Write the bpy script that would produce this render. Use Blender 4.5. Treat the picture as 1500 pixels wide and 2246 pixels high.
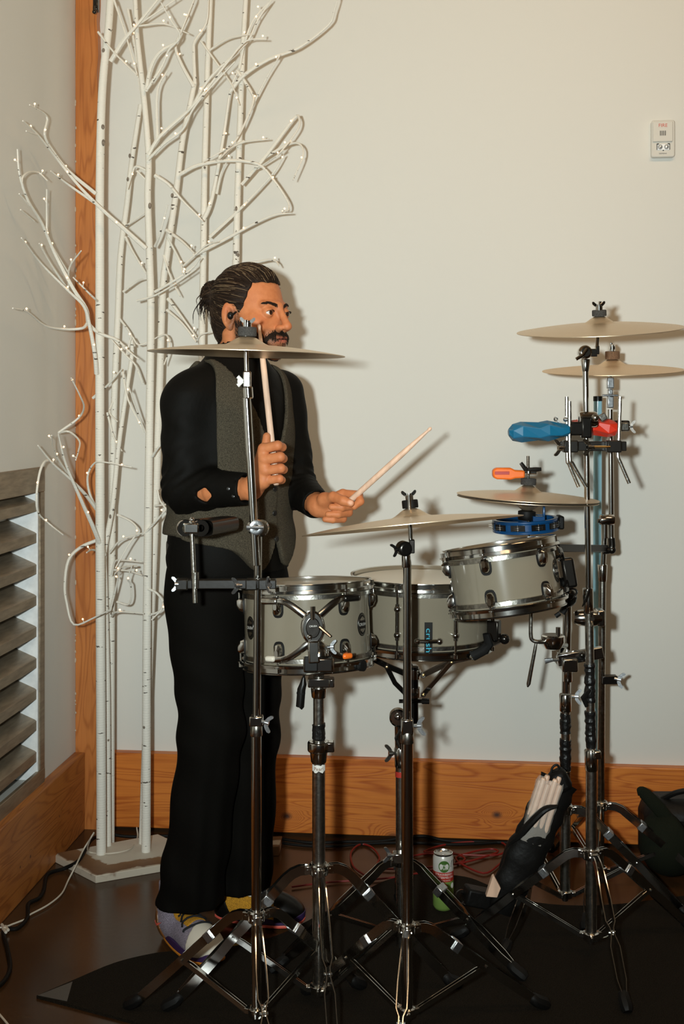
import bpy, math, random
import numpy as np
from mathutils import Vector, Matrix

random.seed(7)
PI = math.pi
for _o in list(bpy.data.objects):
    bpy.data.objects.remove(_o)
scene = bpy.context.scene
COL = scene.collection

# ---------------------------------------------------------------- frame of reference
# The photographer's viewing direction is turned 5.49 degrees to the left of the room's depth axis.
TH = math.radians(5.49)
CT, ST = math.cos(TH), math.sin(TH)
FOC, CAMH, HORI = 2600.0, 1.38, 900.0

def W(p):
    """viewer-aligned ground coordinates (x right, y away, z up) -> room coordinates"""
    return Vector((p[0]*CT - p[1]*ST, p[0]*ST + p[1]*CT, p[2]))

def U(p):
    """room -> viewer aligned"""
    return Vector((p[0]*CT + p[1]*ST, -p[0]*ST + p[1]*CT, p[2]))

def P(px, py, z):
    """measured picture position at distance z metres"""
    return Vector(((px-750.0)*z/FOC, z, CAMH-(py-HORI)*z/FOC))

def G(px, py):
    """measured picture position of a point on the floor"""
    z = FOC*CAMH/(py-HORI)
    return Vector(((px-750.0)*z/FOC, z, 0.0))

# ---------------------------------------------------------------- camera, world, lights
cd = bpy.data.cameras.new('camera')
cam = bpy.data.objects.new('camera', cd)
COL.objects.link(cam)
cam.location = (0, 0, CAMH)
cam.rotation_euler = (PI/2, 0, TH)
cd.sensor_fit = 'VERTICAL'
cd.sensor_height = 36.0
cd.lens = 36.0*FOC/2246.0
cd.shift_y = -(1123.0-HORI)/2246.0
cd.clip_start = 0.05
scene.camera = cam

wd = bpy.data.worlds.new('world')
scene.world = wd
wd.use_nodes = True
wd.node_tree.nodes['Background'].inputs[0].default_value = (0.9, 0.72, 0.5, 1)
wd.node_tree.nodes['Background'].inputs[1].default_value = 0.05
scene.view_settings.view_transform = 'Standard'
scene.view_settings.look = 'None'
scene.view_settings.exposure = 0.0
scene.view_settings.gamma = 1.0

def light(name, kind, loc, target, energy, color, **kw):
    ld = bpy.data.lights.new(name, kind)
    ld.energy = energy
    ld.color = color
    for k, v in kw.items():
        setattr(ld, k, v)
    o = bpy.data.objects.new(name, ld)
    COL.objects.link(o)
    o.location = W(loc)
    d = W(target) - W(loc)
    o.rotation_euler = d.to_track_quat('-Z', 'Y').to_euler()
    return o

# the photographer's flash, mounted left of and slightly above the lens
light('camera_flash', 'SPOT', (-0.165, -0.02, 1.44), (0.02, 3.6, 1.76), 388, (0.85, 0.95, 0.94),
      spot_size=math.radians(92), spot_blend=1.0, shadow_soft_size=0.034)
# warm tungsten lamps of the hall, under the ceiling
light('hall_lamp', 'AREA', (0.9, 1.7, 3.38), (0.9, 3.4, 2.0), 34, (1.0, 0.66, 0.36), shape='RECTANGLE', size=2.2, size_y=0.4)
light('hall_lamp', 'AREA', (0.3, -2.6, 3.3), (0.2, 1.0, 1.0), 12, (1.0, 0.66, 0.36), shape='RECTANGLE', size=1.6, size_y=0.5)

# ---------------------------------------------------------------- materials
def nmat(name):
    m = bpy.data.materials.new(name)
    m.use_nodes = True
    nt = m.node_tree
    return m, nt, nt.nodes['Principled BSDF']

def mat(name, col, rough=0.5, metal=0.0, spec=0.5, bump=0.0, bscale=60.0, vary=0.0, coat=0.0, emit=None, trans=0.0, sheen=0.0, stretch=None):
    m, nt, b = nmat(name)
    b.inputs['Base Color'].default_value = (*col, 1)
    b.inputs['Roughness'].default_value = rough
    b.inputs['Metallic'].default_value = metal
    b.inputs['Specular IOR Level'].default_value = spec
    b.inputs['Coat Weight'].default_value = coat
    b.inputs['Coat Roughness'].default_value = 0.06
    b.inputs['Sheen Weight'].default_value = sheen
    b.inputs['Transmission Weight'].default_value = trans
    if emit:
        b.inputs['Emission Color'].default_value = (*emit[0], 1)
        b.inputs['Emission Strength'].default_value = emit[1]
    if bump or vary:
        g = nt.nodes.new('ShaderNodeNewGeometry')
        n = nt.nodes.new('ShaderNodeTexNoise')
        n.inputs['Scale'].default_value = bscale
        n.inputs['Detail'].default_value = 5
        if stretch:
            mp = nt.nodes.new('ShaderNodeMapping')
            mp.inputs['Scale'].default_value = stretch
            nt.links.new(g.outputs['Position'], mp.inputs[0])
            nt.links.new(mp.outputs[0], n.inputs['Vector'])
        else:
            nt.links.new(g.outputs['Position'], n.inputs['Vector'])
        if bump:
            bp = nt.nodes.new('ShaderNodeBump')
            bp.inputs['Strength'].default_value = bump
            bp.inputs['Distance'].default_value = 0.004
            nt.links.new(n.outputs[0], bp.inputs['Height'])
            nt.links.new(bp.outputs[0], b.inputs['Normal'])
        if vary:
            mx = nt.nodes.new('ShaderNodeMix')
            mx.data_type = 'RGBA'
            mx.inputs['A'].default_value = (*[c*(1-vary) for c in col], 1)
            mx.inputs['B'].default_value = (*[min(1, c*(1+vary)) for c in col], 1)
            rm = nt.nodes.new('ShaderNodeMapRange')
            rm.inputs['From Min'].default_value = 0.35
            rm.inputs['From Max'].default_value = 0.65
            nt.links.new(n.outputs[0], rm.inputs[0])
            nt.links.new(rm.outputs[0], mx.inputs['Factor'])
            nt.links.new(mx.outputs['Result'], b.inputs['Base Color'])
    return m

M = {}
M['wall'] = mat('wall_paint', (0.70, 0.685, 0.63), 0.62, bump=0.05, bscale=45)
M['ceiling'] = mat('ceiling_paint', (0.50, 0.47, 0.42), 0.8)
M['far'] = mat('far_wall_paint', (0.24, 0.20, 0.15), 0.8)
M['chrome'] = mat('chrome', (0.62, 0.61, 0.58), 0.13, 1.0, bump=0.03, bscale=50)
M['worn'] = mat('worn_chrome', (0.50, 0.48, 0.43), 0.25, 1.0, bump=0.12, bscale=120, vary=0.22)
M['steel'] = mat('galvanised_steel', (0.62, 0.64, 0.66), 0.32, 1.0, bump=0.08, bscale=160, vary=0.15)
M['brass'] = mat('brass', (0.75, 0.5, 0.2), 0.25, 1.0)
M['black'] = mat('black_plastic', (0.006, 0.005, 0.004), 0.35, spec=0.3)
M['rubber'] = mat('black_rubber', (0.006, 0.0055, 0.005), 0.55, spec=0.2)
M['blackmetal'] = mat('black_chrome', (0.05, 0.045, 0.04), 0.22, 0.9, bump=0.05)
M['tape'] = mat('black_gaffer_tape', (0.007, 0.0065, 0.006), 0.34, spec=0.4, bump=0.6, bscale=90)
M['felt'] = mat('dark_grey_felt', (0.045, 0.043, 0.04), 0.95, bump=0.5, bscale=500, vary=0.4)
M['brownfelt'] = mat('brown_felt', (0.16, 0.09, 0.05), 0.95, bump=0.5, bscale=400, vary=0.3)
M['shell'] = mat('grey_acrylic_shell', (0.215, 0.185, 0.135), 0.16, coat=0.7, spec=0.5, vary=0.04, bscale=6)
M['head'] = mat('white_drum_head', (0.72, 0.69, 0.6), 0.45, bump=0.05, bscale=300)
M['stick'] = mat('pale_hickory', (0.74, 0.50, 0.36), 0.38, bump=0.05, bscale=60, vary=0.12, stretch=(1, 1, 0.1))
M['blue'] = mat('blue_plastic', (0.006, 0.125, 0.24), 0.36)
M['blackpaint'] = mat('black_paint', (0.010, 0.008, 0.006), 0.32, spec=0.35, bump=0.04)
M['bluetam'] = mat('blue_glossy_plastic', (0.004, 0.05, 0.15), 0.25)
M['red'] = mat('red_plastic', (0.72, 0.035, 0.012), 0.35)
M['orange'] = mat('orange_plastic', (0.85, 0.16, 0.015), 0.34)
M['tube'] = mat('pale_blue_tube', (0.36, 0.66, 0.78), 0.25, coat=0.3)
M['redcable'] = mat('red_cable', (0.20, 0.007, 0.004), 0.5)
M['cable'] = mat('black_cable', (0.006, 0.005, 0.004), 0.6, spec=0.15)
M['whitecable'] = mat('white_cable', (0.62, 0.56, 0.46), 0.5)
M['shirt'] = mat('black_shirt_cotton', (0.0042, 0.0036, 0.0028), 0.65, bump=0.1, bscale=250, spec=0.08)
M['trouser'] = mat('black_trouser_cloth', (0.0040, 0.0034, 0.0026), 0.8, bump=0.15, bscale=300, spec=0.06)
M['vest'] = mat('charcoal_wool', (0.066, 0.055, 0.038), 0.95, bump=0.6, bscale=650, vary=0.6, spec=0.08)
M['vestback'] = mat('vest_button', (0.012, 0.011, 0.01), 0.3)
M['belt'] = mat('black_leather', (0.008, 0.006, 0.005), 0.35, bump=0.1, spec=0.3)
M['hair'] = mat('dark_brown_hair', (0.016, 0.0085, 0.005), 0.6, bump=0.3, bscale=300, spec=0.15)
M['hairgrey'] = mat('greying_hair', (0.20, 0.135, 0.075), 0.55, spec=0.2)
M['hairmid'] = mat('brown_hair', (0.050, 0.027, 0.014), 0.55, spec=0.2)
M['beard'] = mat('dark_beard_hair', (0.020, 0.012, 0.008), 0.7, spec=0.15)
M['knit'] = mat('grey_lilac_knit', (0.26, 0.22, 0.27), 0.85, bump=0.8, bscale=420, vary=0.35)
M['yellow'] = mat('mustard_knit', (0.55, 0.25, 0.012), 0.8, bump=0.8, bscale=400, vary=0.3)
M['offwhite'] = mat('off_white_leather', (0.66, 0.60, 0.50), 0.5)
M['purple'] = mat('dark_purple_rubber', (0.035, 0.015, 0.07), 0.5)
M['orangerub'] = mat('orange_rubber', (0.62, 0.22, 0.02), 0.5)
M['brownrub'] = mat('brown_rubber', (0.16, 0.06, 0.015), 0.3)
M['pink'] = mat('coral_pink_rubber', (0.75, 0.12, 0.08), 0.5)
M['lace'] = mat('black_lace', (0.006, 0.006, 0.008), 0.8)
M['bag'] = mat('black_nylon', (0.005, 0.0045, 0.004), 0.5, bump=0.4, bscale=60, spec=0.2)
M['cap'] = mat('dark_green_cloth', (0.010, 0.012, 0.007), 0.9, bump=0.5, bscale=400, spec=0.1)
M['alarm'] = mat('ivory_plastic', (0.66, 0.64, 0.58), 0.4)
M['inkred'] = mat('red_ink', (0.62, 0.10, 0.06), 0.6)
M['ink'] = mat('black_ink', (0.02, 0.018, 0.015), 0.6)
M['lens'] = mat('clear_strobe_lens', (0.75, 0.78, 0.80), 0.08, metal=0.7)
M['cyan'] = mat('cyan_print', (0.02, 0.35, 0.48), 0.4)
M['whitep'] = mat('white_print_and_flare', (0.75, 0.72, 0.66), 0.5)
M['greenp'] = mat('green_print', (0.05, 0.13, 0.02), 0.4)
M['redp'] = mat('red_print', (0.42, 0.03, 0.02), 0.4)
M['limep'] = mat('lime_print', (0.17, 0.27, 0.06), 0.4)
M['canw'] = mat('white_can_paint', (0.62, 0.60, 0.55), 0.3, metal=0.2)
M['alu'] = mat('aluminium', (0.75, 0.73, 0.70), 0.25, 1.0)
M['plaster'] = mat('plaster_filler', (0.50, 0.40, 0.30), 0.9)
M['bulb'] = mat('warm_led', (1, 0.8, 0.55), 0.3, emit=((1.0, 0.50, 0.22), 3.6))
M['glasswhite'] = mat('eye_white', (0.70, 0.62, 0.56), 0.12)
M['iris'] = mat('dark_brown_iris', (0.035, 0.015, 0.008), 0.08)
M['pupil'] = mat('pupil_black', (0.003, 0.002, 0.002), 0.05)
M['wrap'] = mat('crumpled_clear_plastic', (0.80, 0.74, 0.66), 0.25, bump=1.0, bscale=45)
M['wrap'].node_tree.nodes['Principled BSDF'].inputs['Alpha'].default_value = 0.30
M['rack'] = mat('clear_wrap', (0.62, 0.50, 0.38), 0.3, bump=0.9, bscale=70)

def wood(name, c1, c2, c3, axis, knots=(), scale=1.0):
    """sawn softwood with grain along world axis 0 (x), 1 (y) or 2 (z)"""
    m, nt, b = nmat(name)
    N, Lk = nt.nodes, nt.links
    g = N.new('ShaderNodeNewGeometry')
    mp = N.new('ShaderNodeMapping')
    s = [9.0*scale]*3
    s[axis] = 0.9*scale
    mp.inputs['Scale'].default_value = s
    Lk.new(g.outputs['Position'], mp.inputs[0])
    n1 = N.new('ShaderNodeTexNoise')
    n1.inputs['Scale'].default_value = 1.1
    n1.inputs['Detail'].default_value = 2
    n1.inputs['Distortion'].default_value = 0.6
    Lk.new(mp.outputs[0], n1.inputs['Vector'])
    val = n1.outputs[0]
    core = None
    def mth(op, a, b_=None, c_=None):
        q = N.new('ShaderNodeMath')
        q.operation = op
        for i, v in enumerate((a, b_, c_)):
            if v is None:
                continue
            if isinstance(v, (int, float)):
                q.inputs[i].default_value = v
            else:
                Lk.new(v, q.inputs[i])
        return q.outputs[0]
    for (kx, ky, kz, kr) in knots:
        vs = N.new('ShaderNodeVectorMath')
        vs.operation = 'SUBTRACT'
        Lk.new(g.outputs['Position'], vs.inputs[0])
        vs.inputs[1].default_value = (kx, ky, kz)
        sc = N.new('ShaderNodeVectorMath')
        sc.operation = 'MULTIPLY'
        Lk.new(vs.outputs[0], sc.inputs[0])
        f = [0.0 if i == 1 else 1.0 for i in range(3)] if axis == 0 else [0.0, 1, 1] if axis == 1 else [1.0, 0, 1]
        f[axis] *= 0.72
        sc.inputs[1].default_value = f
        ln = N.new('ShaderNodeVectorMath')
        ln.operation = 'LENGTH'
        Lk.new(sc.outputs[0], ln.inputs[0])
        d = ln.outputs['Value']
        e = mth('DIVIDE', d, kr*2.2)
        e = mth('MULTIPLY', e, e)
        e = mth('MULTIPLY', e, -1.0)
        e = mth('EXPONENT', e)
        val = mth('ADD', val, mth('MULTIPLY', e, 0.45))
        c = mth('DIVIDE', d, kr)
        c = mth('SUBTRACT', 1.25, c)
        c = mth('MAXIMUM', c, 0.0)
        c = mth('MINIMUM', c, 1.0)
        core = c if core is None else mth('MAXIMUM', core, c)
    rings = mth('SINE', mth('MULTIPLY', val, 110.0))
    rings = mth('MULTIPLY_ADD', rings, 0.5, 0.5)
    mp2 = N.new('ShaderNodeMapping')
    s2 = [220.0]*3
    s2[axis] = 6.0
    mp2.inputs['Scale'].default_value = s2
    Lk.new(g.outputs['Position'], mp2.inputs[0])
    n2 = N.new('ShaderNodeTexNoise')
    n2.inputs['Scale'].default_value = 1.0
    n2.inputs['Detail'].default_value = 3
    Lk.new(mp2.outputs[0], n2.inputs['Vector'])
    n3 = N.new('ShaderNodeTexNoise')
    n3.inputs['Scale'].default_value = 5.0
    Lk.new(g.outputs['Position'], n3.inputs['Vector'])
    lines = mth('POWER', rings, 4.0)
    f = mth('MULTIPLY_ADD', n2.outputs[0], 0.6, mth('MULTIPLY_ADD', lines, -0.42, 0.36))
    f = mth('ADD', f, mth('MULTIPLY', mth('SUBTRACT', n3.outputs[0], 0.5), 0.8))
    cr = N.new('ShaderNodeValToRGB')
    cr.color_ramp.elements[0].position = 0.12
    cr.color_ramp.elements[0].color = (*c1, 1)
    cr.color_ramp.elements[1].position = 0.8
    cr.color_ramp.elements[1].color = (*c2, 1)
    Lk.new(f, cr.inputs[0])
    out = cr.outputs[0]
    if core is not None:
        mx = N.new('ShaderNodeMix')
        mx.data_type = 'RGBA'
        mx.inputs['B'].default_value = (*c3, 1)
        Lk.new(out, mx.inputs['A'])
        Lk.new(core, mx.inputs['Factor'])
        out = mx.outputs['Result']
    Lk.new(out, b.inputs['Base Color'])
    b.inputs['Roughness'].default_value = 0.42
    bp = N.new('ShaderNodeBump')
    bp.inputs['Strength'].default_value = 0.12
    bp.inputs['Distance'].default_value = 0.003
    Lk.new(f, bp.inputs['Height'])
    Lk.new(bp.outputs[0], b.inputs['Normal'])
    return m

def floor_mat():
    m, nt, b = nmat('stained_concrete')
    N, Lk = nt.nodes, nt.links
    g = N.new('ShaderNodeNewGeometry')
    n = N.new('ShaderNodeTexNoise')
    n.inputs['Scale'].default_value = 3.2
    n.inputs['Detail'].default_value = 6
    n.inputs['Distortion'].default_value = 0.8
    Lk.new(g.outputs['Position'], n.inputs['Vector'])
    cr = N.new('ShaderNodeValToRGB')
    cr.color_ramp.elements[0].position = 0.3
    cr.color_ramp.elements[0].color = (0.036, 0.0155, 0.0055, 1)
    cr.color_ramp.elements[1].position = 0.72
    cr.color_ramp.elements[1].color = (0.078, 0.036, 0.014, 1)
    Lk.new(n.outputs[0], cr.inputs[0])
    Lk.new(cr.outputs[0], b.inputs['Base Color'])
    b.inputs['Roughness'].default_value = 0.22
    b.inputs['Specular IOR Level'].default_value = 0.3
    n2 = N.new('ShaderNodeTexNoise')
    n2.inputs['Scale'].default_value = 60
    Lk.new(g.outputs['Position'], n2.inputs['Vector'])
    bp = N.new('ShaderNodeBump')
    bp.inputs['Strength'].default_value = 0.06
    bp.inputs['Distance'].default_value = 0.003
    Lk.new(n2.outputs[0], bp.inputs['Height'])
    Lk.new(bp.outputs[0], b.inputs['Normal'])
    return m

def bark_mat():
    m, nt, b = nmat('white_birch_paint')
    N, Lk = nt.nodes, nt.links
    g = N.new('ShaderNodeNewGeometry')
    mp = N.new('ShaderNodeMapping')
    mp.inputs['Scale'].default_value = (30, 30, 95)
    Lk.new(g.outputs['Position'], mp.inputs[0])
    n = N.new('ShaderNodeTexNoise')
    n.inputs['Scale'].default_value = 1.0
    n.inputs['Detail'].default_value = 3
    Lk.new(mp.outputs[0], n.inputs['Vector'])
    cr = N.new('ShaderNodeValToRGB')
    cr.color_ramp.elements[0].position = 0.665
    cr.color_ramp.elements[0].color = (0.80, 0.765, 0.68, 1)
    cr.color_ramp.elements[1].position = 0.685
    cr.color_ramp.elements[1].color = (0.10, 0.08, 0.06, 1)
    Lk.new(n.outputs[0], cr.inputs[0])
    Lk.new(cr.outputs[0], b.inputs['Base Color'])
    b.inputs['Roughness'].default_value = 0.65
    w = N.new('ShaderNodeTexWave')
    w.bands_direction = 'Z'
    w.inputs['Scale'].default_value = 40
    w.inputs['Distortion'].default_value = 3
    Lk.new(g.outputs['Position'], w.inputs['Vector'])
    bp = N.new('ShaderNodeBump')
    bp.inputs['Strength'].default_value = 0.16
    bp.inputs['Distance'].default_value = 0.002
    Lk.new(w.outputs[0], bp.inputs['Height'])
    Lk.new(bp.outputs[0], b.inputs['Normal'])
    return m

def cymbal_mat(name, c1, c2, rough):
    m, nt, b = nmat(name)
    N, Lk = nt.nodes, nt.links
    a = N.new('ShaderNodeAttribute')
    a.attribute_name = 'rad'
    n = N.new('ShaderNodeTexNoise')
    n.noise_dimensions = '1D'
    n.inputs['Scale'].default_value = 420
    n.inputs['Detail'].default_value = 3
    Lk.new(a.outputs['Fac'], n.inputs['W'])
    mx = N.new('ShaderNodeMix')
    mx.data_type = 'RGBA'
    mx.inputs['A'].default_value = (*c1, 1)
    mx.inputs['B'].default_value = (*c2, 1)
    Lk.new(n.outputs[0], mx.inputs['Factor'])
    Lk.new(mx.outputs['Result'], b.inputs['Base Color'])
    b.inputs['Metallic'].default_value = 0.88
    b.inputs['Roughness'].default_value = rough
    bp = N.new('ShaderNodeBump')
    bp.inputs['Strength'].default_value = 0.35
    bp.inputs['Distance'].default_value = 0.002
    Lk.new(n.outputs[0], bp.inputs['Height'])
    Lk.new(bp.outputs[0], b.inputs['Normal'])
    return m

def skin_mat():
    m, nt, b = nmat('skin')
    N, Lk = nt.nodes, nt.links
    g = N.new('ShaderNodeNewGeometry')
    n = N.new('ShaderNodeTexNoise')
    n.inputs['Scale'].default_value = 70
    n.inputs['Detail'].default_value = 4
    Lk.new(g.outputs['Position'], n.inputs['Vector'])
    def mix(f, a, c):
        q = N.new('ShaderNodeMix')
        q.data_type = 'RGBA'
        Lk.new(f, q.inputs['Factor'])
        if isinstance(a, tuple):
            q.inputs['A'].default_value = (*a, 1)
        else:
            Lk.new(a, q.inputs['A'])
        q.inputs['B'].default_value = (*c, 1)
        return q.outputs['Result']
    rm = N.new('ShaderNodeMapRange')
    rm.inputs['From Min'].default_value = 0.3
    rm.inputs['From Max'].default_value = 0.7
    Lk.new(n.outputs[0], rm.inputs[0])
    c = mix(rm.outputs[0], (0.50, 0.165, 0.060), (0.58, 0.21, 0.082))
    for att, col in (('stubble', (0.07, 0.038, 0.024)), ('lips', (0.42, 0.11, 0.07)), ('nail', (0.72, 0.40, 0.27)), ('flush', (0.50, 0.12, 0.05))):
        a = N.new('ShaderNodeAttribute')
        a.attribute_name = att
        c = mix(a.outputs['Fac'], c, col)
    Lk.new(c, b.inputs['Base Color'])
    b.inputs['Roughness'].default_value = 0.56
    b.inputs['Specular IOR Level'].default_value = 0.32
    b.inputs['Subsurface Weight'].default_value = 0.08
    b.inputs['Subsurface Radius'].default_value = (0.012, 0.004, 0.002)
    b.inputs['Subsurface Scale'].default_value = 0.5
    bp = N.new('ShaderNodeBump')
    bp.inputs['Strength'].default_value = 0.12
    bp.inputs['Distance'].default_value = 0.002
    n2 = N.new('ShaderNodeTexNoise')
    n2.inputs['Scale'].default_value = 420
    Lk.new(g.outputs['Position'], n2.inputs['Vector'])
    Lk.new(n2.outputs[0], bp.inputs['Height'])
    Lk.new(bp.outputs[0], b.inputs['Normal'])
    return m

M['bark'] = bark_mat()
M['floor'] = floor_mat()
M['cym'] = cymbal_mat('cymbal_bronze', (0.56, 0.43, 0.29), (0.76, 0.61, 0.43), 0.38)
M['cymold'] = cymbal_mat('aged_cymbal_bronze', (0.66, 0.47, 0.29), (0.85, 0.64, 0.42), 0.42)
M['skin'] = skin_mat()
M['rug'] = mat('charcoal_carpet', (0.015, 0.0115, 0.0075), 0.98, bump=1.0, bscale=420, vary=0.55, spec=0.1)
M['rugback'] = mat('rug_backing_tape', (0.075, 0.07, 0.062), 0.5, bump=0.2)

# ---------------------------------------------------------------- mesh helpers (all in viewer-aligned ground metres)
def frame(axis, hint=None):
    a = Vector(axis).normalized()
    h = Vector(hint) if hint is not None else (Vector((0, 0, 1)) if abs(a.z) < 0.9 else Vector((0, -1, 0)))
    x = (h - a*h.dot(a))
    if x.length < 1e-6:
        x = a.orthogonal()
    x.normalize()
    return x, a.cross(x), a

class MB:
    def __init__(self):
        self.v, self.f, self.mi, self.rad = [], [], [], []
    def add(self, vs, fs, mi=0):
        b = len(self.v)
        self.v += [Vector(p) for p in vs]
        self.f += [tuple(b+i for i in f) for f in fs]
        self.mi += [mi]*len(fs)
        return self
    def box(self, c, s, ax=None, ay=None, az=None, mi=0, taper=1.0):
        c = Vector(c)
        ax = Vector(ax).normalized() if ax is not None else Vector((1, 0, 0))
        ay = Vector(ay).normalized() if ay is not None else Vector((0, 1, 0))
        az = Vector(az).normalized() if az is not None else ax.cross(ay)
        vs = []
        for k in (-1, 1):
            t = taper if k > 0 else 1.0
            for i, j in ((-1, -1), (1, -1), (1, 1), (-1, 1)):
                vs.append(c + ax*(i*s[0]/2*t) + ay*(j*s[1]/2*t) + az*(k*s[2]/2))
        return self.add(vs, [(3, 2, 1, 0), (4, 5, 6, 7), (0, 1, 5, 4), (1, 2, 6, 5), (2, 3, 7, 6), (3, 0, 4, 7)], mi)
    def tube(self, pts, r, seg=12, caps=True, mi=0, flat=1.0, hint=None):
        pts = [Vector(p) for p in pts]
        n = len(pts)
        if not hasattr(r, '__len__'):
            r = [r]*n
        x = None
        vs, fs = [], []
        for i, p in enumerate(pts):
            t = (pts[min(i+1, n-1)] - pts[max(i-1, 0)])
            if t.length < 1e-9:
                t = Vector((0, 0, 1))
            t.normalize()
            if x is None:
                x, y, _ = frame(t, hint)
            else:
                x = x - t*x.dot(t)
                if x.length < 1e-6:
                    x = t.orthogonal()
                x.normalize()
                y = t.cross(x)
            for k in range(seg):
                a = 2*PI*k/seg
                vs.append(p + x*(math.cos(a)*r[i]) + y*(math.sin(a)*r[i]*flat))
        for i in range(n-1):
            for k in range(seg):
                k2 = (k+1) % seg
                fs.append((i*seg+k, i*seg+k2, (i+1)*seg+k2, (i+1)*seg+k))
        if caps:
            fs.append(tuple(reversed(range(seg))))
            fs.append(tuple((n-1)*seg+k for k in range(seg)))
        return self.add(vs, fs, mi)
    def lathe(self, prof, o, axis, seg=32, mi=0, closed=False, a0=0.0, a1=2*PI, hint=None, rad=False):
        """prof: (radius, height along axis); closed joins the last profile point to the first"""
        o = Vector(o)
        x, y, a = frame(axis, hint)
        full = abs(a1-a0-2*PI) < 1e-6
        ns = seg if full else seg+1
        vs, fs = [], []
        for (r, h) in prof:
            for k in range(ns):
                t = a0+(a1-a0)*k/seg
                vs.append(o + a*h + x*(math.cos(t)*r) + y*(math.sin(t)*r))
                if rad:
                    self.rad.append(r)
        m = len(prof)
        for i in range(m if closed else m-1):
            i2 = (i+1) % m
            for k in range(seg):
                k2 = (k+1) % ns
                fs.append((i*ns+k, i*ns+k2, i2*ns+k2, i2*ns+k))
        if not closed and full:
            if prof[0][0] > 1e-6:
                fs.append(tuple(reversed(range(ns))))
            if prof[-1][0] > 1e-6:
                fs.append(tuple((m-1)*ns+k for k in range(ns)))
        return self.add(vs, fs, mi)
    def ball(self, c, r, seg=16, mi=0, R=None):
        """r scalar or 3 radii along the frame R (three axes)"""
        c = Vector(c)
        if not hasattr(r, '__len__'):
            r = (r, r, r)
        ax = R or (Vector((1, 0, 0)), Vector((0, 1, 0)), Vector((0, 0, 1)))
        rings = max(6, seg//2)
        vs = [c - ax[2]*r[2]]
        for i in range(1, rings):
            t = -PI/2 + PI*i/rings
            for k in range(seg):
                a = 2*PI*k/seg
                vs.append(c + ax[0]*(math.cos(t)*math.cos(a)*r[0]) + ax[1]*(math.cos(t)*math.sin(a)*r[1]) + ax[2]*(math.sin(t)*r[2]))
        vs.append(c + ax[2]*r[2])
        fs = []
        for k in range(seg):
            fs.append((0, 1+(k+1) % seg, 1+k))
        for i in range(rings-2):
            for k in range(seg):
                k2 = (k+1) % seg
                fs.append((1+i*seg+k, 1+i*seg+k2, 1+(i+1)*seg+k2, 1+(i+1)*seg+k))
        L = len(vs)-1
        b = 1+(rings-2)*seg
        for k in range(seg):
            fs.append((b+k, b+(k+1) % seg, L))
        return self.add(vs, fs, mi)
    def prism(self, outline, o, ux, uy, depth, mi=0):
        """outline of (u, v) extruded from o by depth along ux x uy"""
        o, ux, uy = Vector(o), Vector(ux).normalized(), Vector(uy).normalized()
        n = ux.cross(uy).normalized()*depth
        m = len(outline)
        vs = [o+ux*u+uy*v for u, v in outline] + [o+ux*u+uy*v+n for u, v in outline]
        fs = [tuple(reversed(range(m))), tuple(range(m, 2*m))]
        for k in range(m):
            k2 = (k+1) % m
            fs.append((k, k2, m+k2, m+k))
        return self.add(vs, fs, mi)
    def ribbon(self, pts, nrm, lat, w, th, mi=0):
        """flat strip: pts path, nrm in-plane normals (width direction), lat lateral unit (thickness)"""
        vs, fs = [], []
        for i, p in enumerate(pts):
            for a, b in ((-1, -1), (1, -1), (1, 1), (-1, 1)):
                vs.append(Vector(p) + nrm[i]*(a*w/2) + lat*(b*th/2))
        n = len(pts)
        for i in range(n-1):
            for k in range(4):
                k2 = (k+1) % 4
                fs.append((i*4+k, i*4+k2, (i+1)*4+k2, (i+1)*4+k))
        fs.append((3, 2, 1, 0))
        fs.append(tuple((n-1)*4+k for k in range(4)))
        return self.add(vs, fs, mi)

WL = {}

def props(o, label=None, cat=None, group=None, kind=None):
    if label: o['label'] = label
    if cat: o['category'] = cat
    if group: o['group'] = group
    if kind: o['kind'] = kind

def thing(name, label, cat, loc, group=None):
    o = bpy.data.objects.new(name, None)
    o.empty_display_size = 0.05
    COL.objects.link(o)
    w = W(loc)
    o.location = w
    WL[o] = w
    props(o, label, cat, group)
    return o

def link_mesh(name, vw, faces, mats, parent, mi=None, rad=None, bev=0.0, sharp=35, smooth=True, label=None, attrs=None, bseg=2):
    """vw: list of world (room) vectors"""
    A = np.array([tuple(p) for p in vw], dtype=np.float64)
    c = Vector(((A.min(0)+A.max(0))/2).tolist())
    A = A - np.array(c)
    me = bpy.data.meshes.new(name)
    me.from_pydata(A.tolist(), [], faces)
    for m in (mats if isinstance(mats, (list, tuple)) else [mats]):
        me.materials.append(M[m] if isinstance(m, str) else m)
    if mi and any(mi):
        me.polygons.foreach_set('material_index', mi)
    if smooth:
        me.polygons.foreach_set('use_smooth', [True]*len(me.polygons))
        if sharp:
            me.set_sharp_from_angle(angle=math.radians(sharp))
    if rad:
        at = me.attributes.new('rad', 'FLOAT', 'POINT')
        at.data.foreach_set('value', rad)
    if attrs:
        for k, v in attrs.items():
            at = me.attributes.new(k, 'FLOAT', 'POINT')
            at.data.foreach_set('value', np.asarray(v, dtype=np.float32))
    me.update()
    o = bpy.data.objects.new(name, me)
    COL.objects.link(o)
    if parent is not None:
        o.parent = parent
        o.location = c - WL[parent]
    else:
        o.location = c
    WL[o] = c
    if bev:
        md = o.modifiers.new('bevel', 'BEVEL')
        md.width = bev
        md.segments = bseg
        md.limit_method = 'ANGLE'
        md.angle_limit = math.radians(40)
        md.harden_normals = False
    if label:
        o['label'] = label
    return o

def part(name, mb, m, parent, bev=0.0, label=None, sharp=35, smooth=True):
    return link_mesh(name, [W(p) for p in mb.v], mb.f, m, parent, mb.mi, mb.rad if mb.rad else None, bev, sharp, smooth, label)

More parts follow.
